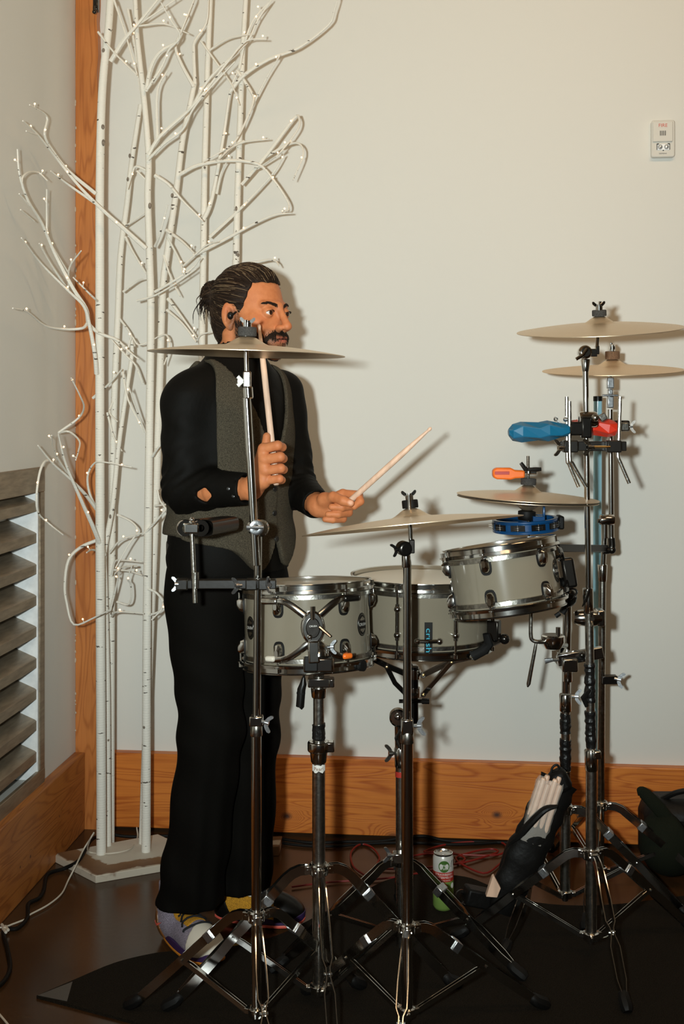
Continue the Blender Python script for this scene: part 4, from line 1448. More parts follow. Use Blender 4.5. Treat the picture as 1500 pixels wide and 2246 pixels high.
b = MB(); b.tube([P(1036, 1440, 2.95), P(1062, 1425, 2.94), P(1072, 1412, 2.935), P(1066, 1390, 2.93)], [.012, .013, .013, .010], 10, flat=.6); part('rubber_grip', b, 'rubber', S4)
b = MB(); b.tube([P(812, 1442, 2.97), P(806, 1425, 2.965), P(808, 1405, 2.96)], [.010, .011, .008], 10, flat=.6); part('rubber_grip', b, 'rubber', S4)
b = MB(); b.box(P(872, 1880, 3.0), (.026, .03, .026)); part('leg_clamp', b, 'chrome', S4, bev=.003)
b = wing_mb(P(862, 1876, 2.99), (-1, -.3, .1), .013); part('wing_bolt', b, 'steel', S4)

# 5 main right stand
S5, o5 = stand('cymbal_stand', 'tall chrome stand on the right with black tape round its pole, carrying the highest cymbal', 1296, 2.98,
   [(1296, 2058, 1297, 1684, .0142, 'worn'), (1296, 1650, 1292, 1345, .0110, 'worn'), (1291, 1345, 1284, 812, .0075, 'chrome')],
   .265, .060, [(163, .34), (275, .27), (27, .33)], base_r=.0145)
sleeve(S5, 1297, 1690, 1296, 1645, 2.98, .0155, .0175)
clamp_block(S5, 1309, 1655, 2.965, .018, .020, .02)
tape_wrap(S5, 1296, 1640, 1294, 1560, 2.98, .0128, .002, 5)
tape_wrap(S5, 1294, 1540, 1293, 1455, 2.98, .0122, .003, 6)
b = MB(); b.tube([P(1293, 1512, 2.96), P(1280, 1530, 2.955), P(1287, 1550, 2.96)], [.006, .009, .005], 8, flat=.5); part('tape', b, 'tape', S5)
sleeve(S5, 1291, 1345, 1289, 1290, 2.98, .0125, .0135)
b = MB(); b.tube([P(1293, 1290, 2.955), P(1284, 1318, 2.95), P(1277, 1330, 2.955)], [.006, .007, .003], 8, flat=.5); part('wing_bolt', b, 'blackmetal', S5)
sleeve(S5, 1284, 815, 1284, 788, 2.98, .0085, .0125)
b = MB(); b.lathe([(0, -.016), (.013, -.016), (.0175, -.011), (.0175, .011), (.013, .016), (0, .016)], P(1282, 773, 2.965), (0, -1, 0), 24); b.box(P(1300, 774, 2.965), (.020, .018, .020)); b.box(P(1309, 768, 2.965), (.010, .018, .022)); part('cymbal_tilter', b, 'chrome', S5, bev=.002)
b = MB(); b.tube([P(1288, 765, 2.945), P(1277, 780, 2.945), P(1263, 788, 2.945)], [.004, .0045, .004], 8); part('tilter_lever', b, 'chrome', S5)
b = MB(); b.tube([P(1309, 765, 2.965), P(1316, 662, 2.985)], .0045, 12); part('cymbal_rod', b, 'chrome', S5)
t, c, n, hh = cymbal('crash_cymbal', 'bronze crash cymbal at the upper right, the highest cymbal in the picture', P(1315, 723, 2.98), .2065, axis_of(-3.1, 7.8), .045, .017, .018, 'cym')
topper(t, c+n*hh, n, 'felt', .0180, .015)

# 6 tom stand right
S6, o6_ = stand('tom_stand', 'chrome stand on the right with black taped pole holding the smaller tom', 1239, 3.24,
   [(1239, 1955, 1240, 1690, .0145, 'worn'), (1240, 1690, 1240, 1560, .0125, 'worn'), (1241, 1520, 1245, 1290, .0118, 'chrome')],
   .290, .060, [(352, .33), (232, .33), (112, .30)], base_r=.0145)
tape_wrap(S6, 1240, 1688, 1240, 1622, 3.24, .0150, .002, 8)
tape_wrap(S6, 1240, 1608, 1240, 1565, 3.24, .0140, .003, 9)
sleeve(S6, 1240, 1560, 1240, 1522, 3.24, .0165, .0170)
b = wing_mb(P(1254, 1527, 3.22), (1, -.2, 0), .014); part('wing_bolt', b, 'steel', S6)
sleeve(S6, 1245, 1495, 1245, 1460, 3.22, .0125, .0130, 'chrome')
b = MB(); b.ball(P(1243, 1310, 2.98), .026, 16); b.tube([P(1243, 1320, 2.98), P(1243, 1300, 3.2)], .015, 12); part('tom_arm_joint', b, 'blackmetal', S6)
b = MB(); b.tube([P(1243, 1300, 2.98), P(1228, 1285, 2.90)], .011, 12); b.ball(P(1228, 1283, 2.90), .016, 12); part('tom_arm', b, 'blackmetal', S6)
b = MB(); b.tube([P(1250, 1270, 2.98), P(1250, 1300, 2.98)], .006, 8); b.box(P(1252, 1275, 2.98), (.03, .012, .009)); part('memory_key', b, 'chrome', S6, bev=.001)
b = MB(); b.tube(spline([P(1248, 1290, 2.95), P(1262, 1293, 2.95), P(1264, 1302, 2.95), P(1250, 1315, 2.95)], 4), .0025, 6); part('trigger_wire', b, 'black', S6)
b = MB(); b.tube([P(1232, 1345, 2.97), P(1240, 1332, 2.97)], .009, 10); b.tube([P(1218, 1352, 2.96), P(1228, 1345, 2.96)], .006, 8); part('trigger_plug', b, 'rubber', S6)

# 7 far right stand
S7, o7 = stand('cymbal_stand', 'slim chrome stand at the far right behind the taped poles, carrying the thin aged cymbal', 1318, 3.42,
   [(1316, 1935, 1321, 1255, .0108, 'worn'), (1322, 1255, 1326, 1150, .0078, 'chrome'), (1341, 1200, 1338, 898, .0080, 'chrome')],
   .240, .055, [(350, .33), (250, .30), (110, .28)])
sleeve(S7, 1321, 1275, 1321, 1238, 3.42, .0125, .0145)
b = MB(); b.lathe([(0, -.020), (.014, -.020), (.0155, -.016), (.0155, .016), (.014, .020), (0, .020)], P(1331, 1140, 3.40), RT, 20); b.tube([P(1326, 1150, 3.4), P(1326, 1180, 3.4)], .010, 12); part('boom_tilter', b, 'chrome', S7)
b = MB(); b.tube([P(1311, 1142, 3.40), P(1322, 1142, 3.40)], .007, 10); part('tilter_bolt', b, 'chrome', S7)
b = MB(); b.tube(spline([P(1341, 1180, 3.40), P(1342, 1200, 3.40), P(1336, 1207, 3.40), P(1322, 1208, 3.40)], 4), .010, 12); b.ball(P(1342, 1206, 3.40), .012, 12); part('elbow', b, 'blackmetal', S7)
b = MB(); b.box((P(1330, 1203, 3.40)+P(1222, 1202, 3.10))*.5, ((P(1330, 1203, 3.40)-P(1222, 1202, 3.10)).length, .012, .020), ax=P(1330, 1203, 3.40)-P(1222, 1202, 3.10), az=UP, ay=UP.cross((P(1330, 1203, 3.40)-P(1222, 1202, 3.10)).normalized())); part('black_arm', b, 'black', S7, bev=.002)
b = MB(); b.box(P(1336, 1490, 3.40), (.042, .024, .024)); part('height_clamp', b, 'blackmetal', S7, bev=.002)
b = wing_mb(P(1347, 1488, 3.39), (1, -.2, -.2), .015); part('wing_bolt', b, 'steel', S7)
b = MB()
b.box(P(1338, 840, 3.38), (.020, .018, .032)); b.box(P(1338, 860, 3.38), (.014, .016, .018)); b.box(P(1338, 882, 3.38), (.018, .018, .034)); part('cymbal_tilter', b, 'steel', S7, bev=.003)
b = MB(); b.box(P(1338, 867, 3.372), (.046, .010, .006)); part('wing_bolt', b, 'steel', S7, bev=.002)
b = MB(); b.tube([P(1338, 836, 3.40), P(1340, 752, 3.40)], .0046, 12); part('cymbal_rod', b, 'chrome', S7)
t, c, n, hh = cymbal('crash_cymbal', 'thin aged bronze cymbal at the far right, below the highest one', P(1343, 812, 3.40), .1990, axis_of(-1.5, 5.8), .050, .014, .019, 'cymold')
topper(t, c+n*hh, n, 'brownfelt', .0205, .022, nut=False)
b = MB(); p = c+n*(hh+.022); b.tube([p, p+n*.020], .0055, 10); b.box(p+n*.010, (.014, .008, .010)); part('nut', b, 'chrome', t, bev=.001)

# hi-hat like pair of small cymbals on the black arm
nH = axis_of(2.9, 0.3)
cH = P(1157, 1093, 3.02)
t, c, n, hh = cymbal('hihat_cymbal', 'upper of the two small hi-hat cymbals, right of the middle under the orange jingle block', cH+nH*.004, .1800, nH, .042, .013, .018, 'cym')
topper(t, c+n*hh, n, 'felt', .0195, .017, nut=False)
t, c, n, hh = cymbal('hihat_cymbal', 'lower of the two small hi-hat cymbals, bell downwards above the blue tambourine', cH-nH*.003, .1790, nH, .040, .012, .017, 'cym', flip=True)
b = MB(); b.lathe([(0, -.022), (.021, -.022), (.0225, -.018), (.0225, 0), (.012, .004), (0, .004)], c+n*(hh-.002), n, 22); part('seat_cup', b, 'rubber', t)
t = thing('hihat_mount', 'short rod and clutch through the small hi-hat cymbals, on a black arm', 'mount', P(1160, 1203, 3.04))
b = MB(); b.tube([P(1158, 1000, 3.02), P(1160, 1203, 3.05)], .0042, 10); part('rod', b, 'worn', t)
b = MB(); b.box(P(1161, 1200, 3.06), (.034, .03, .026)); part('rod_clamp', b, 'blackmetal', t, bev=.003)
b = MB(); q0, q1 = P(1161, 1202, 3.06), P(1224, 1202, 3.09); b.box((q0+q1)*.5, ((q1-q0).length, .012, .018), ax=q1-q0, az=UP, ay=UP.cross((q1-q0).normalized())); part('mount_arm', b, 'black', t, bev=.002)
b = MB(); b.tube([P(1159, 1027, 3.02), P(1159, 1040, 3.02)], .012, 14); b.box(P(1160, 1036, 3.02), (.036, .022, .010)); part('clutch', b, 'chrome', t, bev=.002)
b = MB()
for s, x1, y1 in ((-1, 1142, 1015), (1, 1187, 1029)):
    b.tube([P(1158, 1030, 3.01), P((1158+x1)/2+3, 1030, 3.01), P(x1, y1, 3.01)], [.005, .006, .0045], 8, flat=.5)
part('clutch_wings', b, 'blackmetal', t)
# orange jingle block
t = thing('jingle_block', 'bright orange plastic percussion handle clipped above the small hi-hat cymbals', 'percussion block', P(1115, 1037, 3.02))
zz = 3.01
ol = [(-37, 4), (-35, 9), (-28, 12), (2, 12), (12, 7), (33, 6), (33, -10), (12, -11), (2, -14), (-28, -13), (-35, -10), (-37, -4)]
s_ = zz/FOC
b = MB(); b.prism([(u*s_, v*s_) for u, v in ol], P(1115, 1037, zz+.014), RT, UP, .028)
b.v = [Vector((v.x, v.y, v.z)) for v in b.v]
part('block', b, 'orange', t, bev=.004)
b = MB(); b.prism([(u*s_, v*s_) for u, v in [(-27, 3), (5, 3), (5, -4), (-27, -4)]], P(1112, 1037, zz-.014), RT, UP, .0015); part('jingle_slot', b, 'redp', t, bev=.0005)

# blue tambourine
t = thing('tambourine', 'blue tambourine lying above the tilted tom, behind the tip of the ride cymbal', 'tambourine', P(1155, 1152, 3.03))
nT = axis_of(-3.0, 1.5); cT = P(1152, 1150, 3.04); RTm = .084
e2 = (RT-nT*RT.dot(nT)).normalized(); e1 = nT.cross(e2)*-1
b = MB(); b.lathe([(RTm-.010, -.016), (RTm, -.016), (RTm, -.010), (RTm-.002, -.009), (RTm-.002, .009), (RTm, .010), (RTm, .016), (RTm-.010, .016)], cT, nT, 48, closed=True)
part('frame', b, 'bluetam', t, bev=.001)
for k in range(10):
    a = 2*PI*k/10+.25
    d = e1*math.cos(a)+e2*math.sin(a)
    tg = nT.cross(d)
    b = MB(); b.box(cT+d*(RTm-.0015), (.036, .004, .015), ax=tg, ay=d, az=nT); part('jingle_slot', b, 'black', t)
    b = MB()
    for s in (-1, 1):
        b.lathe([(0, .001), (.006, .001), (.0105, 0), (.0105, -.0006), (.006, .0002), (0, .0002)], cT+d*(RTm)+nT*(s*.0025), nT*s, 18)
    part('jingle', b, 'alu', t)
    b = MB(); b.tube([cT+d*RTm-nT*.009, cT+d*RTm+nT*.009], .001, 6); part('jingle_pin', b, 'steel', t)
b = MB(); b.box(P(1228, 1145, 3.05), (.014, .05, .034)); part('end_pad', b, 'rubber', t, bev=.004)
b = MB(); b.tube([P(1193, 1143, 3.02), P(1193, 1108, 3.02)], .0035, 8); b.box(P(1180, 1143, 3.0), (.030, .03, .026)); part('mount_post', b, 'bluetam', t, bev=.002)

# cowbell on its clamp
t = thing('cowbell', 'black cowbell on a chrome rod clamped to the left cymbal stand', 'cowbell', P(425, 1320, 2.66))
za = 2.64
c0 = P(437, 1158, za-.05); c1 = P(500, 1148, za+.085)
ax = (c1-c0).normalized(); sx = (RT-ax*RT.dot(ax)).normalized(); su = ax.cross(sx)*-1
if su.z < 0: su = -su
b = MB()
def ring(c, w, h, k=20):
    out_ = []
    for i in range(k):
        a = 2*PI*i/k
        out_.append(c+sx*(math.copysign(abs(math.cos(a))**.55, math.cos(a))*w)+su*(math.copysign(abs(math.sin(a))**.55, math.sin(a))*h))
    return out_
b = MB(); K = 20
rings_ = [ring(c0, .034, .019), ring(c1, .028, .017), ring(c1, .025, .014), ring(c0+ax*.004, .031, .016)]
b.v = sum(rings_, [])
for j in range(4):
    j2 = (j+1) % 4
    for i in range(K):
        i2 = (i+1) % K
        if j == 1: continue
        b.f.append((j*K+i, j*K+i2, j2*K+i2, j2*K+i))
b.f.append(tuple(K+i for i in range(K))); b.f.append(tuple(reversed([2*K+i for i in range(K)])))
b.mi = [0]*len(b.f)
part('bell', b, 'blackpaint', t, sharp=40)
b = MB(); b.box(P(421, 1158, za-.055), (.032, .024, .022)); b.tube([P(421, 1142, za-.055), P(421, 1172, za-.055)], .006, 10); b.ball(P(421, 1140, za-.055), .006, 10); part('eye_bolt', b, 'chrome', t, bev=.003)
for dx, dy in ((-15, 0), (18, 0)):
    b = MB(); b.lathe([(.008, -.007), (.018, -.007), (.019, 0), (.018, .007), (.008, .007)], P(421+dx, 1158, za-.052), (.35, -1, 0), 18, closed=True); part('clamp_ring', b, 'chrome', t)
b = MB(); b.tube([P(421, 1165, za-.055), P(428, 1322, za-.055)], .0052, 12); b.tube([P(428, 1255, za-.055), P(428, 1290, za-.055)], .008, 12); part('rod', b, 'worn', t)
t = thing('clamp_bar', 'black clamp bar with wing bolts joining the cowbell rod to the left cymbal stand', 'clamp', P(500, 1281, 2.60))
b = MB(); b.box((P(395, 1281, 2.60)+P(606, 1280, 2.60))*.5, ((P(606, 1280, 2.6)-P(395, 1281, 2.6)).length, .022, .020)); part('bar', b, 'blackpaint', t, bev=.002)
for px in (400, 552, 580):
    b = MB(); b.box(P(px, 1281, 2.594), (.026, .028, .024)); part('jaw', b, 'blackpaint', t, bev=.003)
b = wing_mb(P(397, 1281, 2.585), (-1, -.2, 0), .011); part('wing_bolt', b, 'steel', t)
b = wing_mb(P(530, 1284, 2.588), (-1, -.6, 0), .012); part('wing_bolt', b, 'steel', t)
b = wing_mb(P(584, 1285, 2.585), (.6, -1, .3), .012); part('wing_bolt', b, 'steel', t)

# blue and red jam blocks on the right stand
def jam(name, label, m, px0, px1, py, zc, hh, ww, flip=1):
    t = thing(name, label, 'percussion block', P((px0+px1)/2, py, zc))
    a, c = P(px0, py+4, zc), P(px1, py-2, zc)
    ax = (c-a); L = ax.length; ax.normalize(); sy = UP.cross(ax); uz = ax.cross(sy)
    K = 6
    secs = [(0, .55, .35), (.06, .85, .8), (.22, 1.0, 1.0), (.5, .92, .9), (.66, 1.0, 1.0), (.86, .8, .72), (1.0, .62, .55)]
    b = MB()
    for i, (s, w, h) in enumerate(secs):
        for k in range(K):
            an = 2*PI*(k+.5)/K + (.22 if i % 2 else -.1)
            b.v.append(a+ax*(L*s)+sy*(math.cos(an)*ww*w)+uz*(math.sin(an)*hh*h))
    for i in range(len(secs)-1):
        for k in range(K):
            k2 = (k+1) % K
            q = (i*K+k, i*K+k2, (i+1)*K+k2, (i+1)*K+k)
            b.f += [(q[0], q[1], q[2]), (q[0], q[2], q[3])]
    b.f.append(tuple(reversed(range(K)))); b.f.append(tuple((len(secs)-1)*K+k for k in range(K)))
    b.mi = [0]*len(b.f)
    part('block', b, m, t, bev=.0018, sharp=12)
    return t
t = jam('jam_block', 'teal blue faceted plastic block pointing left on the right-hand stand', 'blue', 1115, 1248, 945, 2.94, .0265, .030)
b = MB(); b.box(P(1262, 940, 2.96), (.034, .030, .034)); part('mount', b, 'blackmetal', t, bev=.004)
t = jam('jam_block', 'red faceted plastic block behind the poles of the right-hand stand', 'red', 1356, 1246, 936, 3.03, .024, .028)
b = MB(); b.box(P(1362, 934, 3.04), (.040, .026, .028)); part('mount', b, 'blackmetal', t, bev=.004)
# multi clamp round the main pole
t = thing('multi_clamp', 'chrome pipe clamp holding the blue and red blocks on the right-hand stand', 'clamp', P(1288, 930, 2.96))
b = MB(); b.lathe([(.008, -.022), (.018, -.022), (.020, -.017), (.020, .017), (.018, .022), (.008, .022)], P(1289, 920, 2.97), RT, 24, closed=True); part('ring', b, 'chrome', t)
b = MB(); b.box(P(1285, 938, 2.955), (.026, .022, .052)); part('jaw', b, 'blackmetal', t, bev=.004)
b = MB(); b.tube([P(1298, 915, 2.955), P(1312, 918, 2.95)], .008, 12); b.ball(P(1305, 916, 2.945), .010, 12); b.box(P(1322, 915, 2.95), (.018, .010, .018), ax=(1, 0, .6), ay=(0, 1, 0)); part('clamp_bolt', b, 'worn', t, bev=.002)
b = wing_mb(P(1376, 936, 3.03), (1, -.2, 0), .011); part('wing_bolt', b, 'blackmetal', t)
b = MB(); b.box(P(1365, 936, 3.03), (.030, .022, .022)); part('end_block', b, 'worn', t, bev=.003)
# black clamp bar
t = thing('clamp_bar', 'black clamp bar across both poles of the right-hand stands, holding bent rods', 'clamp', P(1290, 979, 2.97))
b = MB(); b.box((P(1232, 979, 2.95)+P(1366, 978, 2.99))*.5, ((P(1366, 978, 2.99)-P(1232, 979, 2.95)).length, .020, .024)); part('bar', b, 'blackpaint', t, bev=.002)
for px in (1250, 1345):
    b = MB(); b.box(P(px, 979, 2.945), (.036, .028, .030)); part('jaw', b, 'blackpaint', t, bev=.003)
b = wing_mb(P(1238, 982, 2.93), (-1, -.3, 0), .014); part('wing_bolt', b, 'worn', t)
b = wing_mb(P(1302, 981, 2.925), (-1, -.3, 0), .014); part('wing_bolt', b, 'worn', t)
b = MB(); b.tube([P(1300, 980, 2.93), P(1338, 980, 2.93)], .003, 8); part('threaded_bolt', b, 'brass', t)
for lbl, pts, z in (('bent steel rod on the left of the clamp bar, its foot nearest the main pole', [(1249, 880), (1250, 1000), (1256, 1018), (1285, 1067)], 2.935),
                    ('bent steel rod just left of the other one on the clamp bar, behind it', [(1243, 870), (1244, 1000), (1249, 1020), (1269, 1068)], 2.95),
                    ('bent steel rod at the right end of the clamp bar', [(1360, 870), (1357, 960), (1355, 998), (1362, 1018), (1380, 1060)], 2.97)):
    b = MB(); b.tube(spline([P(x, y, z) for x, y in pts], 5), .0048, 10)
    single('bent_rod', b, 'worn', lbl, 'rod', 'bent rods on the right-hand clamp bar')
# eye bolts beside blocks
t = thing('eye_bolt', 'small chrome eye bolt and hex nut above the blue block', 'bolt', P(1230, 925, 2.95))
b = MB(); b.lathe([(.004, -.002), (.006, -.002), (.006, .002), (.004, .002)], P(1219, 919, 2.95), (0.7, -1, 0), 14, closed=True); b.tube([P(1222, 923, 2.95), P(1242, 938, 2.95)], .002, 6); b.ball(P(1240, 920, 2.93), .006, 6); part('bolt', b, 'steel', t)

# pale blue tube behind
t = thing('light_tube', 'pale blue plastic tube with a black cap, upright behind the right-hand poles', 'tube', P(1308, 1945, 3.52))
b = MB(); b.tube([Vector((P(1308, 900, 3.5).x, 3.50, 0.02)), P(1311, 878, 3.50)], .0125, 20); part('tube', b, 'tube', t)
b = MB(); b.tube([P(1311, 880, 3.50), P(1311, 869, 3.50)], .0135, 20); part('end_cap', b, 'black', t, bev=.001)

# lower clamps joining stands 5 and 6
t = thing('clamp_bar', 'chrome bar clamp low on the right, joining the two taped poles at snare height', 'clamp', P(1270, 1440, 3.05))
q0, q1 = P(1222, 1448, 3.04), P(1322, 1430, 3.04)
b = MB(); b.box((q0+q1)*.5, ((q1-q0).length, .018, .030), ax=q1-q0, az=(q1-q0).cross(Vector((0, 1, 0)))*-1, ay=(0, 1, 0)); part('bar', b, 'chrome', t, bev=.003)
b = MB(); b.box(P(1238, 1446, 3.10), (.040, .16, .034)); part('jaw', b, 'chrome', t, bev=.004)
b = MB(); b.tube([P(1224, 1447, 3.03), P(1206, 1448, 3.02)], .004, 8); b.tube([P(1212, 1447, 3.02), P(1195, 1450, 3.02)], [.005, .007], 8, flat=.5); part('wing_bolt', b, 'steel', t)
for px in (1277, 1297):
    b = MB(); b.ball(P(px, 1438, 3.028), (.007, .004, .007), 12); part('bolt_head', b, 'blackmetal', t)
t = thing('pipe_clamp', 'rounded chrome pipe clamp joining the taped poles just below the tilted tom', 'clamp', P(1290, 1355, 3.02))
b = MB(); b.tube([P(1258, 1354, 3.0), P(1268, 1355, 3.0), P(1300, 1355, 3.0), P(1318, 1355, 3.0)], [.014, .020, .022, .016], 18); part('body', b, 'chrome', t, sharp=60)
b = MB(); b.box(P(1314, 1353, 3.01), (.020, .05, .040)); part('jaw', b, 'chrome', t, bev=.004)
b = wing_mb(P(1294, 1356, 2.975), (.2, -1, .1), .013); part('wing_bolt', b, 'worn', t)

# L-rod and clamp under the tilted tom
t = thing('percussion_holder', 'chrome half-round rod holder with bent rods hanging below the tilted tom', 'rod holder', P(1215, 1410, 3.02))
b = MB(); b.lathe([(0, -.034), (.020, -.028), (.030, -.010), (.030, .004), (.026, .007), (0, .007)], P(1213, 1398, 3.02), UP, 26); part('cup', b, 'chrome', t)
b = MB(); b.tube([P(1224, 1395, 3.0), P(1224, 1376, 3.0)], .006, 12); part('key_bolt', b, 'chrome', t)
b = MB(); b.tube([P(1213, 1412, 3.02), P(1238, 1415, 3.2)], .010, 10); part('arm', b, 'chrome', t)
b = MB(); b.tube(spline([P(1165, 1340, 3.0), P(1164, 1390, 3.0), P(1168, 1404, 3.0), P(1182, 1408, 3.0), P(1196, 1408, 3.01)], 5), .0052, 12); part('bent_arm', b, 'worn', t)
b = MB(); b.tube([P(1196, 1404, 3.02), P(1176, 1408, 3.02), P(1174, 1420, 3.02), P(1159, 1500, 3.02), P(1157, 1507, 3.02)], [.005, .005, .0045, .0055, .002], 12); part('hanging_rod', b, 'worn', t)

# XLR plug hanging under the left tom
b = MB(); b.tube(spline([P(667, 1440, 2.70), P(667, 1470, 2.70), P(666, 1492, 2.70)], 4), .0028, 8)
t = thing('microphone_cable', 'black microphone plug hanging from a short cable under the left tom', 'cable plug', P(660, 1550, 2.70))
part('cable', b, 'cable', t)
b = MB(); b.tube([P(666, 1486, 2.70), P(665, 1500, 2.70), P(661, 1512, 2.70), P(658, 1550, 2.70), P(657, 1551, 2.70)], [.004, .008, .0095, .0095, .008], 16); part('plug', b, 'black', t)
b = MB(); b.lathe([(.0093, -.002), (.0100, -.002), (.0100, .002), (.0093, .002)], P(660, 1520, 2.70), UP, 16, closed=True); part('plug_ring', b, 'rubber', t)

# ================================================================ things on the floor
t = thing('drink_can', 'slim strawberry watermelon sparkling water can on the rug under the snare stand', 'can', P(972, 1996, 3.27))
zc = 3.27; rc = .0285; h = .156
cb = Vector(((972-750)/FOC*zc, zc, .007))
b = MB(); b.lathe([(0, .003), (.021, .0), (.024, .002), (rc, .010), (rc, .040)], cb, UP, 40); part('base', b, 'limep', t)
b = MB(); b.lathe([(rc, .040), (rc, .088)], cb, UP, 40); part('lower_print', b, 'limep', t)
b = MB(); b.lathe([(rc+.0001, .082), (rc+.0001, .108)], cb, UP, 40); part('red_band', b, 'redp', t)
b = MB(); b.lathe([(rc, .106), (rc, .142), (.0255, .150)], cb, UP, 40); part('upper_print', b, 'canw', t)
b = MB(); b.lathe([(.0255, .150), (.0262, .152), (.0262, .1545), (.024, .155), (.0225, .151), (0, .151)], cb, UP, 40); lid = part('lid', b, 'alu', t)
b = MB(); b.box(cb+Vector((0, -.003, .1522)), (.012, .020, .0012)); part('ring_pull', b, 'alu', lid, bev=.0004)
def cs(u, v, off=.0005):
    a = u/rc
    return cb+Vector((math.sin(a)*(rc+off), -math.cos(a)*(rc+off), v))
def disc(mb, u0, v0, a_, b_, off, K=26):
    mb.add([cs(u0, v0, off)]+[cs(u0+a_*math.cos(2*PI*k/K), v0+b_*math.sin(2*PI*k/K), off) for k in range(K)], [(0, 1+k, 1+(k+1) % K) for k in range(K)])
b = MB(); disc(b, 0, .1245, .0155, .0160, .0005); part('round_logo', b, 'greenp', t, smooth=False)
b = MB(); add_text(b, 'simple', .0085, lambda u, v: cs(u, .1285+v, .0009)); add_text(b, 'truth', .0115, lambda u, v: cs(u, .1195+v, .0009)); part('logo_lettering', b, 'whitep', t, smooth=False)
b = MB(); add_text(b, 'STRAWBERRY', .0082, lambda u, v: cs(u, .1025+v, .0009)); add_text(b, 'WATERMELON', .0082, lambda u, v: cs(u, .0945+v, .0009)); add_text(b, 'SPARKLING WATER', .0042, lambda u, v: cs(u, .0865+v, .0009)); part('flavour_lettering', b, 'whitep', t, smooth=False)
b = MB()
b.add([cs(x, y, .0008) for x, y in ((-.004, .074), (.004, .080), (.019, .052), (.014, .040), (.006, .050))], [(0, 1, 2, 3, 4)]); part('melon_slice', b, 'redp', t, smooth=False)
b = MB(); b.add([cs(x, y, .0010) for x, y in ((-.004, .074), (-.002, .0765), (.010, .050), (.0155, .041), (.014, .040), (.006, .050))], [(0, 1, 2, 3, 4, 5)]); part('melon_rind', b, 'greenp', t, smooth=False)
b = MB(); b.add([cs(x, y, .0007) for x, y in ((.019, .122), (.036, .122), (.036, .139), (.023, .139))], [(0, 1, 2, 3)]); part('side_panel', b, 'black', t, smooth=False)
b = MB(); disc(b, .026, .070, .006, .008, .0009); part('side_seal', b, 'whitep', t, smooth=False)

# stick bag with wrapped sticks
t = thing('stick_bag', 'black stick bag leaning against the right-hand stands, open at the top', 'bag', P(1100, 1995, 3.12))
q = [P(1098, 2000, 3.08), P(1118, 1950, 3.08), P(1145, 1895, 3.08), P(1170, 1840, 3.08), P(1192, 1790, 3.09), P(1212, 1745, 3.10), P(1226, 1712, 3.11)]
b = MB(); b.tube(spline(q, 5), [.030+.020*math.sin(min(1, i/10)*PI/2)+.003*math.sin(i*1.3) for i in range(31)], 18, flat=.5, hint=RT); part('body', b, 'bag', t, sharp=60)
q = [P(1096, 1905, 3.10), P(1118, 1850, 3.09), P(1140, 1830, 3.075), P(1165, 1802, 3.06), P(1195, 1775, 3.05), P(1222, 1768, 3.05)]
b = MB(); b.tube(spline(q, 4), [.006+.011*math.sin(PI*i/20) for i in range(21)], 10, flat=.6); part('flap_edge', b, 'bag', t)
b = MB(); b.tube(spline([P(1207, 1700, 3.10), P(1212, 1683, 3.10), P(1222, 1678, 3.10), P(1230, 1690, 3.10)], 4), .0032, 8); b.ball(P(1215, 1694, 3.10), .007, 10); b.tube([P(1215, 1694, 3.10), P(1208, 1712, 3.10)], .003, 6); part('drawcord', b, 'rubber', t)
b = MB(); b.box(P(1228, 1712, 3.10), (.05, .05, .06), ax=(1, 0, .5), ay=(0, 1, 0)); part('pocket', b, 'bag', t, bev=.015)
st0 = None
dr = (P(1189, 1715, 3.07)-P(1140, 1868, 3.075)).normalized()
sx_ = Vector((dr.z, 0, -dr.x)).normalized()
a0_ = P(1133, 1872, 3.085)
for k in range(8):
    off_ = sx_*(.0150*(k % 4)+.004*(k//4)) + Vector((0, -.0145*(k//4), 0)) + dr*(.006*((k*3) % 5))
    if st0 is None:
        b = MB(); b.tube([a0_-dr*.05, a0_+dr*.198, a0_+dr*.202], [.0072, .0074, .0055], 12)
        st0 = single('drumstick', b, 'stick', 'pale butt end of a drumstick in the wrapped bundle in the stick bag', 'drumstick', 'drumsticks bundled in the stick bag')
        l0 = st0.location.copy()
    else:
        c_ = st0.copy(); COL.objects.link(c_); c_.location = l0 + W(off_)
b = MB()
ctr = a0_+sx_*.0245+Vector((0, -.0075, 0))
K, N_ = 16, 12
for i in range(N_+1):
    for k in range(K):
        a = 2*PI*k/K
        cx_, cy_ = math.cos(a), math.sin(a)
        w_ = .0345+random.uniform(-.0012, .0025); d_ = .0200+random.uniform(-.001, .002)
        sc = 1 if i < N_ else .93
        b.v.append(ctr+dr*(.045+.167*i/N_+(random.uniform(-.004, .006) if i == N_ else 0))+sx_*(math.copysign(abs(cx_)**.6, cx_)*w_*sc)+Vector((0, math.copysign(abs(cy_)**.6, cy_)*d_*sc, 0)))
for i in range(N_):
    for k in range(K):
        k2 = (k+1) % K
        b.f.append((i*K+k, i*K+k2, (i+1)*K+k2, (i+1)*K+k)); b.mi.append(0)
single('plastic_wrap', b, 'wrap', 'crumpled clear plastic wrapped round the bundle of pale drumsticks', 'plastic wrap', sharp=20)
t = thing('wood_piece', 'small piece of pale wood sticking up from the rug left of the stick bag', 'wood piece', P(1078, 1955, 3.05))
b = MB(); b.prism([(u*.00118, v*.00118) for u, v in [(-14, -22), (10, -24), (18, -4), (4, 22), (0, 20)]], P(1078, 1938, 3.06), RT, UP, .02); part('block', b, 'stick', t, bev=.001)
t = thing('drum_key_box', 'small black case lying on the rug between the can and the stick bag', 'case', P(1050, 1990, 3.1))
b = MB(); b.box(P(1052, 1968, 3.12), (.085, .05, .045), ax=(1, .2, -.28), ay=(-.2, 1, 0)); part('case', b, 'bag', t, bev=.006)
